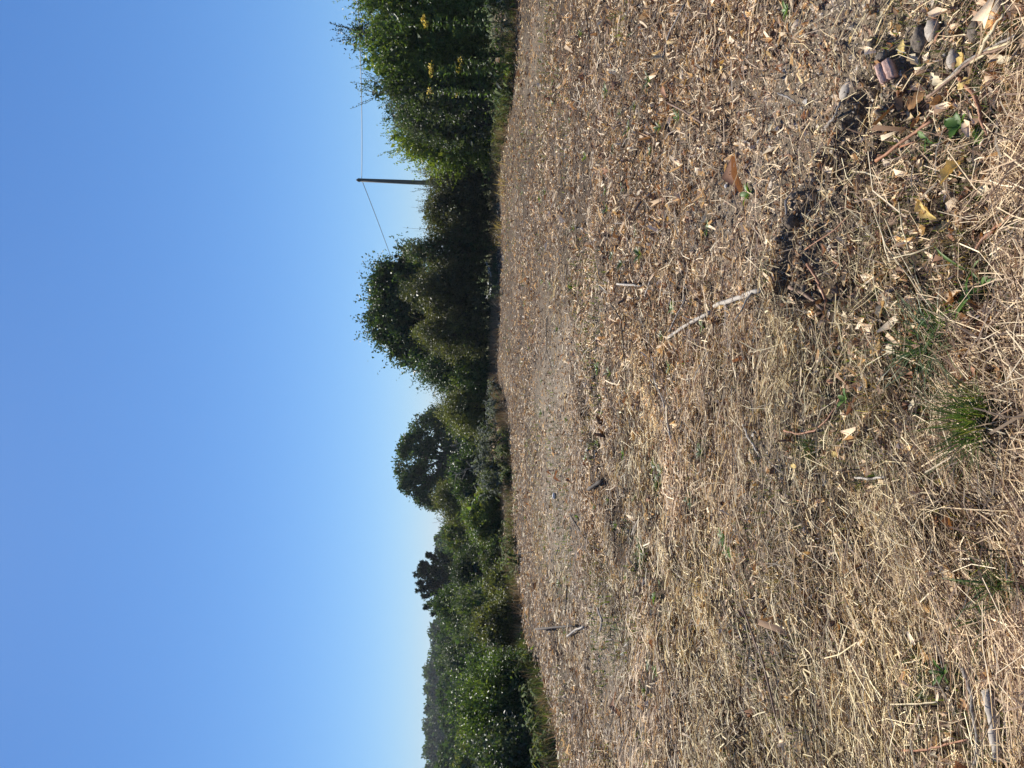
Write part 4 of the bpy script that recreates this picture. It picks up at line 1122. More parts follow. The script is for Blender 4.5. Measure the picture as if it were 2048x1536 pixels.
stick('forked_twig', 'small bleached twig with a short fork, upper middle of the litter', 'twig', [(1243, 568), (1272, 570), (1292, 572)], 0.009, M_BLEACHED, 0.02, 7, 0.8, ST, fork=[[(1292, 572), (1300, 545)], [(1243, 568), (1235, 572)]])
stick('stick', 'short straight bleached stick beside the small forked twig', 'stick', [(1298, 592), (1310, 557)], 0.007, M_BLEACHED, 0.015, 7, 0.9, ST)
stick('twig', 'long thin dark twig lying across the litter above the bleached stick', 'twig', [(1228, 605), (1250, 640), (1258, 690), (1259, 765), (1261, 800)], 0.006, M_DARKWOOD, 0.02, 6, 0.5, ST, twigs=3)
stick('twig', 'black wispy twig lying in the far middle of the field', 'twig', [(1100, 635), (1100, 700), (1112, 742)], 0.009, M_DARKWOOD, 0.03, 5, 0.4, ST, twigs=4)
stick('wood_stub', 'dark weathered chunk of wood standing out of the rut', 'wood chunk', [(1192, 978), (1214, 960)], 0.022, M_DARKWOOD, 0.015, 8, 0.9, ST, jit=0.25, ups=[0.0, 0.02])
stick('twig', 'long straight dark twig leaning over the ruts left of centre', 'twig', [(1147, 1030), (1178, 1076), (1192, 1092)], 0.011, M_DARKWOOD, 0.03, 6, 0.6, ST, fork=[[(1192, 1092), (1214, 1104)]])
stick('stick', 'dark stick poking across the rut at the left of the field', 'stick', [(1104, 1257), (1152, 1251)], 0.017, M_DARKWOOD, 0.02, 7, 0.8, ST, ups=[0.1, 0.0])
stick('stick', 'dark stick lying crossways beyond the poking one', 'stick', [(1141, 1170), (1141, 1232)], 0.012, M_DARKWOOD, 0.02, 6, 0.6, ST)
stick('pale_root', 'white forked root beside the dark poking stick', 'root', [(1144, 1272), (1160, 1258), (1175, 1253)], 0.014, M_BLEACHED, 0.02, 6, 0.8, ST, twigs=3)
stick('stick', 'thin dark twig standing at the field edge near the left hedge', 'stick', [(1032, 1110), (1074, 1102)], 0.012, M_DARKWOOD, 0.02, 5, 0.5, ST)
stick('stick', 'long brown stick running down the lower left of the field', 'stick', [(1497, 1212), (1520, 1270), (1542, 1330), (1560, 1400), (1575, 1470), (1592, 1560)], 0.0055, M_BROWNWOOD, 0.02, 7, 0.8, ST)
stick('log', 'thick whitish weathered stick at the bottom left corner', 'stick', [(1998, 1380), (2010, 1430), (2016, 1480), (2022, 1515)], 0.0155, M_BLEACHED, 0.012, 14, 0.85, ST, jit=0.1)
stick('stick', 'long grey forked stick beside the thick whitish one', 'stick', [(1950, 1335), (1968, 1385), (1972, 1430), (1980, 1500), (1972, 1545)], 0.0065, M_GREYWOOD, 0.02, 7, 0.9, ST, fork=[[(1968, 1385), (1945, 1352), (1932, 1325)], [(1978, 1480), (1990, 1500), (2005, 1525)]])
stick('stem', 'orange brown stem above the bottom left corner', 'stem', [(1828, 1500), (1880, 1499), (1915, 1488), (1962, 1478)], 0.004, M_REDWOOD, 0.025, 6, 0.7, ST)
stick('stalk', 'straight yellow stalk crossed by a shorter one, lower left', 'stalk', [(1806, 1408), (1855, 1407), (1902, 1403)], 0.003, M_STALK, 0.03, 6, 0.9, ST, fork=[[(1843, 1415), (1858, 1390)]])
stick('stem', 'brown bent stem with knuckles at the right of the foreground', 'stem', [(1932, 152), (1955, 172), (1974, 192), (1983, 215), (1988, 245), (2000, 270)], 0.0062, M_REDWOOD, 0.02, 7, 0.8, ST)
stick('reed_stalk', 'split orange reed stalk slanting below the tan leaf', 'stalk', [(1772, 322), (1810, 295), (1845, 270), (1886, 243)], 0.006, M_REDWOOD, 0.02, 6, 0.8, ST, fork=[[(1810, 295), (1850, 282)], [(1845, 270), (1880, 225)]])
stick('root', 'red brown root arching over the dark crack', 'root', [(1640, 528), (1655, 555), (1667, 580), (1676, 605)], 0.006, M_REDWOOD, 0.03, 7, 0.9, ST, twigs=2)
stick('root', 'pale brown root lying left of the arching one in the crack', 'root', [(1600, 575), (1630, 592), (1662, 618)], 0.008, M_BROWNWOOD, 0.015, 7, 0.8, ST)
stick('stick', 'grey stick pointing at the crack from the bare soil', 'stick', [(1606, 372), (1594, 402), (1584, 436)], 0.006, M_GREYWOOD, 0.012, 7, 0.9, ST)
stick('stick', 'grey curved stick beside the smooth stone', 'stick', [(1664, 255), (1688, 232), (1703, 204)], 0.0055, M_GREYWOOD, 0.012, 7, 0.7, ST)
stick('stick', 'short tan stick at the edge of the leaf litter, right half', 'stick', [(1345, 206), (1372, 219), (1396, 233), (1416, 247)], 0.007, M_BROWNWOOD, 0.02, 7, 0.8, ST, fork=[[(1345, 206), (1330, 200)]])
stick('stick', 'small dark knobbly stick on the bare soil near the weed', 'stick', [(1567, 187), (1585, 193), (1602, 205)], 0.005, M_GREYWOOD, 0.01, 6, 0.7, ST)
stick('stem', 'red brown jointed stem running off the bottom edge', 'stem', [(1972, 502), (1990, 478), (2020, 452), (2056, 425)], 0.0052, M_REDWOOD, 0.02, 7, 0.9, ST)
stick('stalk', 'short white bone like stalk in the lower middle straw', 'stalk', [(1728, 955), (1760, 958), (1790, 953)], 0.004, M_BLEACHED, 0.02, 6, 0.9, ST)
stick('stalk', 'long pale straight stalk running down beside its twin', 'stalk', [(1776, 425), (1800, 492), (1850, 556), (1896, 622)], 0.0028, M_STALK, 0.035, 5, 0.8, ST)
stick('stalk', 'second long pale stalk lying close under its twin', 'stalk', [(1795, 438), (1822, 500), (1862, 570), (1880, 600)], 0.0026, M_STALK, 0.03, 5, 0.8, ST)
stick('stalk', 'pale stalk crossing near the yellow leaves', 'stalk', [(1830, 405), (1836, 450), (1850, 500)], 0.0028, M_STALK, 0.04, 5, 0.8, ST)
stick('stalk', 'pale stalk laid across the two long ones', 'stalk', [(1822, 516), (1870, 505), (1905, 492)], 0.0025, M_STALK, 0.045, 5, 0.8, ST)
stick('stem', 'red thin jointed stem in the straw left of the crack', 'stem', [(1640, 500), (1690, 462), (1724, 430)], 0.003, M_REDWOOD, 0.03, 5, 0.8, ST)
stick('twig', 'dark twig casting a shadow at the upper right of the litter', 'twig', [(1180, 20), (1188, 80), (1186, 140)], 0.007, M_DARKWOOD, 0.03, 6, 0.5, ST, twigs=3)
stick('stick', 'grey slanting stick in the litter below the hedge at the right', 'stick', [(1335, 120), (1352, 60), (1380, 10)], 0.007, M_GREYWOOD, 0.02, 6, 0.7, ST)
stick('twig', 'thin pale bent twig in the far left part of the field', 'twig', [(1205, 1215), (1213, 1240), (1208, 1262)], 0.012, M_GREYWOOD, 0.02, 6, 0.7, ST)
stick('twig', 'long dark arching twig lying in the left rut', 'twig', [(1326, 1250), (1328, 1290), (1338, 1330), (1352, 1358)], 0.006, M_BROWNWOOD, 0.03, 6, 0.6, ST, fork=[[(1326, 1250), (1345, 1228)], [(1352, 1358), (1378, 1355)]])
for i, (p, lab) in enumerate((([(1900, 172), (1950, 128), (2000, 98), (2056, 72)], 'upper stalk of the grey bundle at the bottom right'),
                              ([(1898, 178), (1950, 140), (2010, 100), (2056, 82)], 'middle stalk of the grey bundle at the bottom right'),
                              ([(1885, 195), (1935, 158), (1990, 112), (2056, 92)], 'lower brown stalk of the grey bundle at the bottom right'),
                              ([(2000, 108), (2030, 60), (2052, 30)], 'loose pale stalk leaning off the grey bundle'))):
    stick('stalk', lab, 'stalk', p, 0.0045, (M_GREYWOOD, M_STALK, M_BROWNWOOD, M_STALK)[i], 0.02 + 0.008 * i, 6, 0.8, ST)

# ---- stones
def rock(name, label, cat, px, py, size, mat, lift=0.0, group=None, flat=0.6, jag=0.12, rot=0.0, rings=8, sub=12):
    g = gp(px, py)
    a, b, c = size
    mark(g, max(a, b) * 0.9); mark(g - np.array([0, 0.03, 0]), max(a, b) * 0.8)
    vs = []
    th = np.linspace(0, np.pi, rings + 1)[1:-1]; ph = np.linspace(0, 2 * np.pi, sub, endpoint=False)
    T, Pp = np.meshgrid(th, ph, indexing='ij')
    d = np.stack([np.sin(T) * np.cos(Pp), np.sin(T) * np.sin(Pp), np.cos(T)], -1).reshape(-1, 3)
    d = np.vstack([d, [[0, 0, 1]], [[0, 0, -1]]])
    nz = fbm(d[:, 0] * 2.1 + px, d[:, 1] * 2.1 + d[:, 2] * 1.7 + py, 5, 3) - 0.5
    v = d * (1 + jag * 2 * nz)[:, None] * np.array([a, b, c])
    ca, sa = math.cos(rot), math.sin(rot)
    v = np.c_[v[:, 0] * ca - v[:, 1] * sa, v[:, 0] * sa + v[:, 1] * ca, v[:, 2]]
    v = v + g + [0, 0, c * flat + lift + 0.004]
    nr = rings - 1
    i = np.arange(nr - 1)[:, None]; j = np.arange(sub)[None, :]; j2 = (j + 1) % sub
    q = np.stack([i * sub + j, (i + 1) * sub + j, (i + 1) * sub + j2, i * sub + j2], -1).reshape(-1, 4)
    jj = np.arange(sub)
    t = np.vstack([np.stack([np.full(sub, nr * sub), jj, (jj + 1) % sub], -1), np.stack([np.full(sub, nr * sub + 1), (nr - 1) * sub + (jj + 1) % sub, (nr - 1) * sub + jj], -1)])
    o = mesh(name, v, [q, t], None, mat, None, jag < 0.2, g)
    return tag(o, label, cat, group)
rock('stone', 'smooth oval tan stone on the bare soil by the grey curved stick', 'stone', 1700, 182, (0.026, 0.040, 0.018), M_STONE, rot=0.5, rings=12, sub=20, jag=0.05)
rock('pebble', 'white pebble on the bare soil above the crack', 'pebble', 1558, 257, (0.010, 0.013, 0.008), M_PALESTONE, jag=0.2)
rock('pebble', 'pale small pebble beneath the short tan stick', 'pebble', 1455, 372, (0.012, 0.012, 0.008), M_PALESTONE, jag=0.2)
rock('clod', 'dark rough clod next to the pink brick piece', 'clod', 1852, 78, (0.040, 0.035, 0.026), M_CLOD, jag=0.35)
rock('clod', 'dark clod just left of the pink brick piece', 'clod', 1792, 118, (0.022, 0.035, 0.018), M_CLOD, jag=0.35)
rock('clod', 'large flat grey clod right of the pink brick piece', 'clod', 1872, 60, (0.035, 0.03, 0.018), M_STONE, jag=0.3)
rock('clod', 'grey clod between the yellow curled leaf and the brick piece', 'clod', 1915, 118, (0.028, 0.025, 0.016), M_STONE, jag=0.25)
rock('clod', 'pale rough clod near the bottom right corner', 'clod', 2005, 18, (0.03, 0.03, 0.02), M_STONE, jag=0.3)
rock('clod', 'brown clod under the grey bundle of stalks', 'clod', 1960, 60, (0.03, 0.025, 0.016), M_CLOD, jag=0.3)
rock('clod', 'rusty dark clod at the lip of the crack', 'clod', 1750, 90, (0.025, 0.02, 0.013), M_CLOD, jag=0.3)
rock('stone', 'whitish stone in the ruts of the far field', 'stone', 1112, 992, (0.045, 0.04, 0.025), M_PALESTONE, jag=0.25)
rock('stone', 'white flint lying at the middle of the field', 'stone', 1168, 770, (0.04, 0.025, 0.02), M_PALESTONE, jag=0.3)
# brick fragment with a groove
g = gp(1808, 143)
root = empty('brick_fragment', g, 'pink broken brick piece with a dark groove, half buried in soil', 'brick')
mark(g, 0.045); mark(g - np.array([0, 0.04, 0]), 0.035)
def slab(x0, x1, y0, y1, z0, z1, rough=0.0012):
    bx = []
    nx, ny = 5, 4
    xs = np.linspace(x0, x1, nx); ys = np.linspace(y0, y1, ny)
    top = np.array([(x, y, z1) for x in xs for y in ys]); bot = np.array([(x, y, z0) for x in xs for y in ys])
    v = np.vstack([top, bot]) + rng.normal(size=(2 * nx * ny, 3)) * rough
    f = []
    id_ = lambda i, j, k: k * nx * ny + i * ny + j
    for i in range(nx - 1):
        for j in range(ny - 1):
            f.append((id_(i, j, 0), id_(i + 1, j, 0), id_(i + 1, j + 1, 0), id_(i, j + 1, 0)))
            f.append((id_(i, j, 1), id_(i, j + 1, 1), id_(i + 1, j + 1, 1), id_(i + 1, j, 1)))
    for i in range(nx - 1):
        f.append((id_(i, 0, 0), id_(i, 0, 1), id_(i + 1, 0, 1), id_(i + 1, 0, 0))); f.append((id_(i, ny - 1, 0), id_(i + 1, ny - 1, 0), id_(i + 1, ny - 1, 1), id_(i, ny - 1, 1)))
    for j in range(ny - 1):
        f.append((id_(0, j, 0), id_(0, j + 1, 0), id_(0, j + 1, 1), id_(0, j, 1))); f.append((id_(nx - 1, j, 0), id_(nx - 1, j, 1), id_(nx - 1, j + 1, 1), id_(nx - 1, j + 1, 0)))
    return v, np.array(f)
Rm = np.array(Matrix.Rotation(0.35, 3, 'Z') @ Matrix.Rotation(0.45, 3, 'X') @ Matrix.Rotation(-0.15, 3, 'Y'))
for nm, (x0, x1, y0, y1, z0, z1), mt in (('upper_ridge', (-.034, .034, .004, .026, -.02, .014), M_BRICK), ('lower_ridge', (-.036, .030, -.026, -.0005, -.02, .014), M_BRICK), ('groove', (-.033, .030, -.0003, .0038, -.02, .007), M_GROOVE)):
    v, f = slab(x0, x1, y0, y1, z0, z1)
    v = v @ Rm.T + g + [0, 0, 0.015]
    mesh(nm, v, f, None, mt, root, False, g)

# ---- single large dead leaves
def dead_leaf(px, py, size, col, label, group="large dead leaves lying in the foreground", rot=None, aspect=0.6, curl=None, lobed=True):
    g = gp(px, py)
    mark(g, size * 0.42)
    k, w = 9, 6
    U = np.linspace(0, 1, k)[:, None] * np.ones((1, w)); V = np.linspace(-1, 1, w)[None, :] * np.ones((k, 1))
    u = U[:, 0]
    prof = np.sin(np.pi * np.clip(u, 0.02, 0.98) ** 0.8) ** 0.7
    if lobed: prof = prof * (1 + 0.28 * np.sin(u * 17 + rng.uniform(0, 6)))
    wid = (prof * size * aspect * 0.5)[:, None]
    cu = curl if curl is not None else rng.uniform(0.2, 0.9)
    x = (U - 0.5) * size; y = V * wid * (1 - 0.25 * cu * np.abs(V)); z = cu * np.abs(V) ** 1.6 * wid * 0.9 + (U - 0.5) ** 2 * size * rng.uniform(-0.5, 0.9)
    z = z + rng.normal(size=z.shape) * size * 0.028
    v = np.stack([x, y, z], -1).reshape(-1, 3)
    R = np.array(Matrix.Rotation(rot if rot is not None else rng.uniform(0, 6.28), 3, 'Z') @ Matrix.Rotation(rng.normal() * 0.35, 3, 'X') @ Matrix.Rotation(rng.normal() * 0.3, 3, 'Y'))
    v = v @ R.T; v[:, 2] -= v[:, 2].min()
    v = v + g + [0, 0, 0.022]
    i = np.arange(k - 1)[:, None]; j = np.arange(w - 1)[None, :]
    q = np.stack([i * w + j, (i + 1) * w + j, (i + 1) * w + j + 1, i * w + j + 1], -1).reshape(-1, 4)
    c = np.array(col) * (0.85 + 0.3 * rng.random((len(v), 1)))
    # stalk
    o = mesh('dead_leaf', v, q, c, M_DEAD, None, True, g)
    tag(o, label, 'leaf', group)
    s = v.reshape(k, w, 3)[0].mean(0); s2 = v.reshape(k, w, 3)[1].mean(0)
    e = s + nrm(s - s2) * size * 0.35; e[2] = max(e[2], hz(e[0], e[1]) + 0.003)
    tv, tq, tt = tube([s2, s, (s + e) / 2, e], [0.0012, 0.0013, 0.0012, 0.001], 4)
    mesh('leaf_stalk', tv, [tq, tt], np.tile(np.array([[0.3, 0.2, 0.1]]), (len(tv), 1)), M_DEAD, o, True, g)
YL, BR, TN, PL = (0.72, 0.54, 0.20), (0.36, 0.20, 0.09), (0.62, 0.47, 0.26), (0.72, 0.62, 0.42)
for px, py, sz, c, lab in (
    (1936, 345, 0.085, YL, 'large crumpled yellow leaf near the bottom, right half'), (1850, 205, 0.08, BR, 'brown folded leaf below the pink brick piece'),
    (1838, 235, 0.06, TN, 'tan leaf tucked beside the brown folded one'), (1942, 120, 0.06, YL, 'curled yellow brown leaf by the grey stalk bundle'),
    (1786, 248, 0.035, PL, 'small pale toothed leaf at the end of the crack'), (1880, 420, 0.085, YL, 'broad yellow leaf left of the crumpled one'),
    (1868, 458, 0.07, TN, 'tan crinkled leaf next to the broad yellow leaf'), (1905, 455, 0.06, YL, 'yellow leaf near the bottom under the red jointed stem'),
    (1936, 600, 0.085, BR, 'long orange brown leaf at the lower edge straw'), (1689, 909, 0.04, YL, 'pale yellow leaf by the small dark grass tuft'),
    (1925, 1042, 0.055, BR, 'brown curled leaf in the bottom straw, left half'), (1846, 1283, 0.05, TN, 'tan scrap of leaf at the lower left'),
    (1660, 388, 0.045, TN, 'tan leaf between the grey stick and the crack'), (1705, 560, 0.05, TN, 'light leaf among roots in the crack'),
    (1760, 575, 0.05, TN, 'crinkled tan leaf beneath the long stalks'), (1430, 640, 0.05, BR, 'orange tan leaf resting against the pale branch'),
    (1458, 655, 0.05, TN, 'folded tan leaf left of the break in the pale branch'), (1345, 690, 0.05, TN, 'pale scrap at the far end of the pale branch'),
    (1545, 1345, 0.05, PL, 'whitish leaf near the long brown stick'), (1405, 950, 0.05, PL, 'pale leaf pair in the mid field straw'),
    (1305, 1318, 0.05, PL, 'pale leaf caught in the left rut'), (1270, 142, 0.05, PL, 'cream leaf in the leaf litter at the right'),
    (1312, 200, 0.05, TN, 'cream curled leaf beside the short tan stick'), (1455, 140, 0.055, YL, 'yellow leaf at the border of litter and soil'),
    (1288, 318, 0.045, PL, 'cream leaf scrap in the middle of the litter'), (1085, 8, 0.08, PL, 'cream leaf at the far right of the field edge')):
    dead_leaf(px, py, sz, c, lab)
cnt = 0
while cnt < 70:
    px = rng.uniform(1240, 2030); py = rng.uniform(10, 1520)
    if rng.random() > (0.9 if (px > 1700 and py < 760) or (px < 1480 and py < 480) else 0.3): continue
    ci = int(rng.integers(0, 5)); c = (YL, BR, TN, PL, TN)[ci]
    where = ('right side' if py < 512 else 'middle' if py < 1024 else 'left side') + (' of the nearest straw' if px > 1700 else ' of the farther litter')
    dead_leaf(px, py, rng.uniform(0.028, 0.06), c, 'small curled %s leaf loose at the %s' % (('yellow', 'brown', 'tan', 'cream', 'tan')[ci], where), group='small scattered dry leaves')
    cnt += 1

# ---- small green plants in the field
GP = "small green weeds growing in the dry field"
def rosette(px, py, n, L, W, cols, label, up=0.5, name='weed', cat='weed', group=GP, mat=None, stalk=0.25):
    g = gp(px, py)
    root = empty(name, g, label, cat, group)
    m = n; k = 5
    mark(g, L * 0.7)
    a = np.arange(m) * 2.4 + rng.uniform(0, 6); a += rng.normal(size=m) * 0.2
    el = up * rng.uniform(0.3, 1.3, m)
    h = np.c_[np.cos(a), np.sin(a), np.zeros(m)]
    Ls = L * rng.uniform(0.6, 1.15, m)
    t = np.linspace(0, 1, k)
    mk = None
    for i in range(m):
        P = np.zeros((1, k, 3)); P[:] = g + [0, 0, 0.012]
        P += (h[i] * Ls[i])[None, None, :] * t[None, :, None]
        P[:, :, 2] += Ls[i] * (el[i] * t - 0.55 * el[i] * t ** 2) + 0.006
        side = nrm(np.cross(h[i], [0, 0, 1.0]) + 0.25 * rng.normal(size=3))[None]
        col = (np.array(cols)[rng.integers(0, len(cols))] * rng.uniform(0.85, 1.2))[None]
        v, f, c = ribbons(P, np.array([W * rng.uniform(.8, 1.2)]), side, col, taper=False)
        v = v.reshape(k, 2, 3); mid_ = v.mean(1, keepdims=True)
        sc = np.array([stalk, 0.75, 1.0, 0.8, 0.08])
        v = (mid_ + (v - mid_) * sc[:, None, None]); v[:, :, 2] += 0.0 ; v = v.reshape(-1, 3)
        # raised edges on both sides of the midrib
        vv = np.vstack([v, mid_.reshape(-1, 3) - [0, 0, W * 0.15]])
        ff = []
        for j in range(k - 1):
            ff.append((2 * j, 2 * k + j, 2 * k + j + 1, 2 * j + 2)); ff.append((2 * k + j, 2 * j + 1, 2 * j + 3, 2 * k + j + 1))
        mesh('leaf', vv, np.array(ff), np.repeat(col, len(vv), 0), mat or M_LEAF, root, True, g)
GR1 = ((0.10, 0.19, 0.03), (0.13, 0.22, 0.04), (0.08, 0.16, 0.03))
rosette(1505, 386, 7, 0.055, 0.024, GR1, 'bright green rosette with broad leaves on the bare soil', 0.8)
rosette(1362, 238, 11, 0.085, 0.013, GR1, 'green plant with narrow leaves beside the short tan stick', 0.7)
rosette(1582, 22, 8, 0.045, 0.018, GR1, 'small green sprig at the right on the bare soil', 0.7)
rosette(1932, 250, 8, 0.04, 0.026, GR1, 'dark green clover like weed near the bottom right', 1.2)
rosette(1974, 268, 5, 0.03, 0.022, GR1, 'small bright weed under the brown bent stem', 1.0)
rosette(1862, 275, 3, 0.05, 0.018, GR1, 'flat dark green leaf pair by the orange reed stalk', 0.3)
rosette(1702, 797, 6, 0.04, 0.016, GR1, 'small green weed at the end of the curved bramble stem', 0.9)
rosette(1352, 617, 10, 0.06, 0.018, GR1, 'green weed right of the thin grey twig', 0.8)
rosette(1345, 737, 9, 0.05, 0.02, GR1, 'green weed between long bleached stick and pale branch', 0.8)
rosette(1424, 455, 8, 0.055, 0.012, GR1, 'narrow leaved green weed beside the bare soil', 0.8)
rosette(1412, 654, 8, 0.05, 0.01, GR1, 'green blades beneath the pale branch', 0.8)
rosette(1200, 738, 9, 0.09, 0.03, GR1, 'dark green weed at the middle of the field', 0.9)
rosette(1455, 1075, 9, 0.06, 0.022, GR1, 'bright green weed in straw left of centre', 0.9)
rosette(1464, 1105, 8, 0.05, 0.016, GR1, 'dark green weed close left of the bright one', 0.9)
rosette(1252, 908, 7, 0.06, 0.02, GR1, 'yellow green weed at the edge of the rut', 0.9)
rosette(1318, 1195, 9, 0.07, 0.024, GR1, 'green weed in the left rut near the arching twig', 0.9)
rosette(1318, 1345, 8, 0.06, 0.02, GR1, 'green weed beside the end of the arching twig', 0.9)
rosette(1900, 1345, 7, 0.05, 0.012, GR1, 'dark grassy weed in the lower left straw', 1.0)
rosette(1975, 572, 5, 0.09, 0.014, GR1, 'bright pair of blades at the base of the red jointed stem', 0.8)
rosette(1953, 545, 4, 0.11, 0.010, GR1, 'two long upright green blades at the bottom edge', 0.9)
midf = [(1172, 868), (1180, 890), (1152, 945), (1178, 918), (1092, 1092), (1130, 1072), (1062, 700), (1090, 566), (1150, 575), (1182, 1150), (1060, 1168), (1100, 1240), (1195, 1015), (1240, 1046),
        (1286, 1088), (1292, 1110), (1232, 300), (1175, 310), (1140, 240), (1215, 420), (1110, 205), (1280, 470), (1060, 400), (1118, 660), (1330, 945), (1320, 965), (1052, 610), (1135, 1265), (1190, 1298), (1412, 905), (1266, 258), (1140, 125), (1222, 185), (1385, 1000)]
midf += [(float(rng.uniform(1045, 1330)), float(rng.uniform(60, 1400))) for _ in range(45)]
lab_mid = 'small leafy green weed rooted among the dry litter'
for px, py in midf:
    px += rng.uniform(-4, 4); py += rng.uniform(-4, 4)
    nl_ = int(rng.integers(6, 13)); L_ = rng.uniform(0.04, 0.085)
    side_ = ('far right', 'right', 'centre right', 'centre', 'centre left', 'left', 'far left')[int(min(max(py, 0) / 1536 * 7, 6))]
    dist_ = 'near the hedge' if px < 1090 else 'halfway to the hedge' if px < 1190 else 'nearer the camera'
    lab_mid = '%s %s green weed %s, %s' % ('small' if L_ < 0.062 else 'larger', 'bushy' if nl_ > 8 else 'few leaved', dist_, side_)
    rosette(px, py, nl_, L_, rng.uniform(0.012, 0.026), ((0.09, 0.13, 0.045), (0.11, 0.16, 0.04), (0.12, 0.14, 0.06)), lab_mid, rng.uniform(0.6, 1.6), group='leafy weeds dotted over the middle of the field')

def tuft(px, py, n, L, W, label, cols=GR1, lean=0.55, bias=None, spread=0.03, group="green grass tufts in the dry field"):
    g = gp(px, py)
    x = g[0] + rng.normal(size=n) * spread; y = g[1] + rng.normal(size=n) * spread
    z = height(x, y)
    a = rng.uniform(0, 2 * np.pi, n); h = np.c_[np.cos(a), np.sin(a), np.zeros(n)]
    if bias is not None: h = h + np.array(bias)
    Ls = L * rng.uniform(0.4, 1.2, n); k = 6; t = np.linspace(0, 1, k); ln = lean * rng.uniform(0.3, 1.3, n)
    P = np.zeros((n, k, 3)); P[:] = np.c_[x, y, z - 0.005][:, None, :]
    P += h[:, None, :] * (Ls * ln)[:, None, None] * (t ** 1.5)[None, :, None]
    P[:, :, 2] += Ls[:, None] * (0.85 * t - 0.45 * ln[:, None] * t ** 2)
    side = nrm(np.cross(h, [0, 0, 1.0]) + 0.3 * rng.normal(size=(n, 3)))
    col = np.array(cols)[rng.integers(0, len(cols), n)] * rng.uniform(0.7, 1.2, (n, 1))
    v, f, c = ribbons(P, W * rng.uniform(0.6, 1.3, n), side, col)
    tag(mesh('grass_tuft', v, f, c, M_GRASS, None, False, g), label, 'grass tuft', group)
GR2 = ((0.06, 0.11, 0.025), (0.09, 0.15, 0.035), (0.05, 0.095, 0.03), (0.20, 0.19, 0.07), (0.12, 0.15, 0.05))
tuft(1995, 832, 240, 0.26, 0.0042, 'biggest green grass tuft fanning up from the bottom edge', GR2, 0.5, None, 0.028)
tuft(1968, 862, 90, 0.20, 0.0035, 'thin tuft fanning out left of the biggest one', GR2, 0.7, (-.3, 0, 0), 0.03)
tuft(1870, 690, 120, 0.19, 0.0042, 'loose green tuft with wide arching blades', ((0.08, 0.14, 0.05), (0.11, 0.17, 0.06)), 0.9, None, 0.03)
tuft(1895, 668, 50, 0.18, 0.0042, 'sparse long blades under the loose green tuft', ((0.08, 0.14, 0.05), (0.11, 0.17, 0.06)), 0.9, None, 0.03)
tuft(1630, 898, 120, 0.11, 0.0035, 'small dark green tuft in a hollow at the middle', GR2, 0.7, None, 0.022)
tuft(2018, 1165, 130, 0.17, 0.004, 'green tuft at the bottom edge left of centre', GR2, 0.7, None, 0.03)
tuft(1990, 1250, 14, 0.16, 0.005, 'few broad green blades near the bottom edge', GR2, 0.6, None, 0.012)
tuft(1855, 1345, 70, 0.12, 0.0035, 'short tuft half hidden in straw at the lower left', GR2, 0.8, None, 0.03)
tuft(1905, 640, 60, 0.12, 0.0035, 'short bright tuft right under the long brown leaf', GR1, 0.8, None, 0.03)
tuft(1320, 965, 80, 0.07, 0.004, 'dense green tuft between rut and straw', GR2, 0.7, None, 0.05)
tuft(1290, 1095, 170, 0.08, 0.005, 'wide green tuft patch left of the middle', GR2, 0.7, None, 0.10)
tuft(1245, 1045, 110, 0.08, 0.005, 'bluish green tuft patch beyond the wide one', ((0.07, 0.12, 0.07), (0.09, 0.14, 0.08)), 0.8, None, 0.08)
tuft(1180, 885, 130, 0.09, 0.006, 'dark green tuft patch near the dark rut hollow', GR2, 0.8, None, 0.10)
tuft(1030, 1000, 120, 0.12, 0.012, 'green tuft strip where the field meets the yellow green bush', GR1, 0.8, None, 0.35)
tuft(1575, 545, 90, 0.08, 0.003, 'mossy short tuft above the pale root', GR2, 0.9, None, 0.05)
tuft(2000, 1525, 50, 0.09, 0.0035, 'dark tuft beside the thick whitish stick', GR2, 0.9, None, 0.03)

# dark hollows with dry root wisps beside them
DRY = "clumps of dry tangled grass"
for px, py, L, lab in ((1185, 842, 0.16, 'brown matted grass clump shading the rut hollow'), (1600, 700, 0.10, 'matted pale grass mound left of the arching root'), (1930, 500, 0.12, 'yellow dry clump below the broad yellow leaf'),
                       (1940, 1060, 0.13, 'brown dry clump around the curled leaf'), (1850, 1210, 0.12, 'orange dry clump in the lower left straw'), (1460, 700, 0.12, 'dry clump left of the pale branch'),
                       (1010, 370, 0.5, 'dry brown clump at the hedge foot by the pole'), (1003, 465, 0.5, 'dry arching clump at the hedge foot under the flat topped bush'), (1560, 1150, 0.12, 'dry grass clump at left centre'), (1760, 800, 0.13, 'combed straw clump right of the biggest tuft'),
                       (1400, 1180, 0.16, 'dry clump beside the left rut')):
    tuft(px, py, 110, L, 0.003 if px > 1100 else 0.008, lab, C_DRY, 0.85, None, L * 0.45, group=DRY)

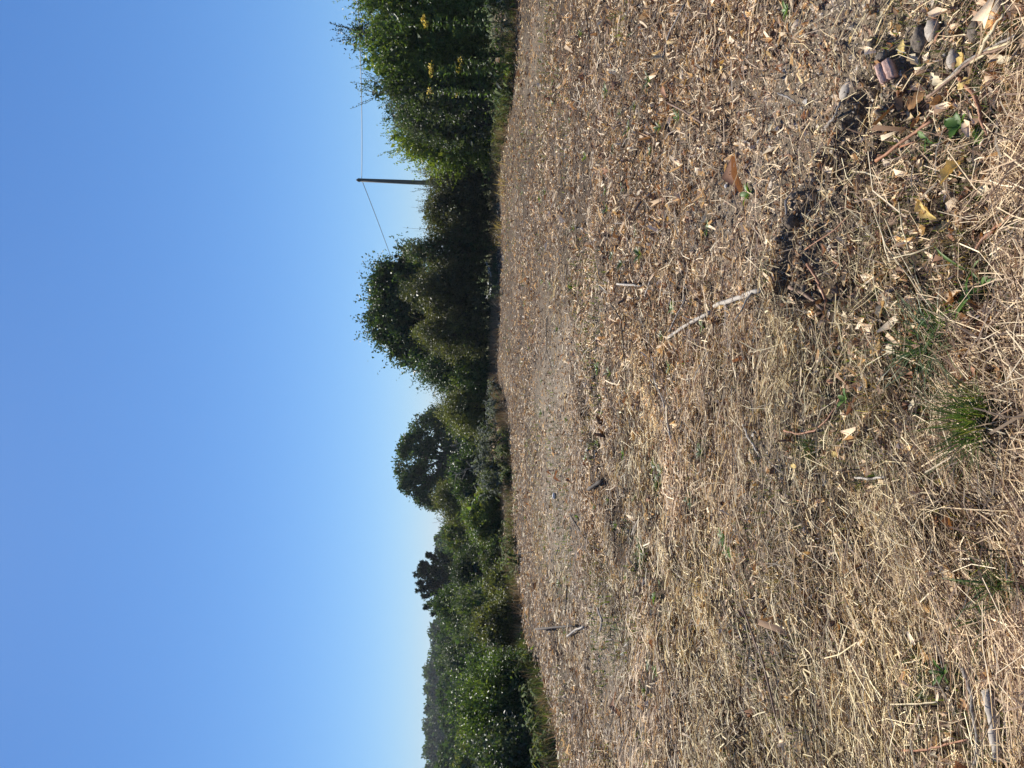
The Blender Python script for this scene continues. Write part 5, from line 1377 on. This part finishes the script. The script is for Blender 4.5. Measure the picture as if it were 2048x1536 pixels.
straw(150000, 1.5, 9.0, 0.085, 'straw', 'loose dry straw lying over the near part of the field')
straw(120000, 8.0, 30.0, 0.085, 'straw', 'loose dry straw lying over the far part of the field')
flakes(72000, 2.0, 18, 0.025, 'leaf_litter', 'curled brown leaf litter scattered over the mown field', C_FLAKE)
flakes(9000, 1.5, 8, 0.022, 'leaf_litter', 'small pale chaff among the straw in the foreground', ((0.66, 0.52, 0.32), (0.5, 0.38, 0.2), (0.7, 0.6, 0.4)), rightbias=False)
crumbs(90000)

# small chips of dead leaf and bark over the whole field, finer the farther one looks
def chips(n, dmin, dmax, size):
    x, y = fieldpts(n, dmin, dmax, 0.66)
    s = soilness(x, y); patch = fbm(x * 0.7, y * 1.4, 455, 3)
    keep = rng.random(n) < np.clip((1 - 0.6 * s) * (0.35 + 1.6 * np.clip(patch - 0.3, 0, 1)), 0.1, 1)
    keep &= ~marked(x, y)
    x, y, patch = x[keep], y[keep], patch[keep]; n = len(x)
    lod = np.clip(np.hypot(x, y) / 6.0, 0.7, 4)
    a = rng.uniform(0, 2 * np.pi, n)
    d = nrm(np.c_[np.cos(a), np.sin(a), rng.normal(size=n) * 0.35])
    nv = nrm(rng.normal(size=(n, 3)) * 0.55 + [0, 0, 1])
    L = size * np.exp(rng.normal(size=n) * 0.45) * lod ** 0.55
    p = np.c_[x, y, height(x, y) + 0.004 + rng.exponential(0.008, n) * (0.5 + patch)]
    cols = np.array(C_FLAKE)
    col = cols[rng.integers(0, len(cols), n)] * rng.uniform(0.75, 1.2, (n, 1)) * (0.75 + 0.6 * fbm(x * 0.5, y * 1.1, 521, 3))[:, None]
    v, f, c = leaves(p, d, nv, L, L * rng.uniform(0.15, 0.55, n), col, fold=0.3)
    tag(mesh('leaf_litter', v, f, c, M_DEAD), 'fine chips of dead leaf and bark strewn out to the hedge', 'dead leaves', kind='stuff')
chips(130000, 3.0, 29, 0.025)
# ragged dry growth leaning out over the edge of the field
x, y = along(22000, 0.55, -0.15)
k = fbm(x * 0.9, y * 0.9, 191, 3) - 0.12 * (x < -2)
blades(x[k > 0.53], y[k > 0.53], 0.34, 0.008, C_DRY, lean=0.9, name='dry_grass', label='dry tangled growth leaning out over the edge of the field', mat=M_STRAW)

bpy.context.view_layer.update()
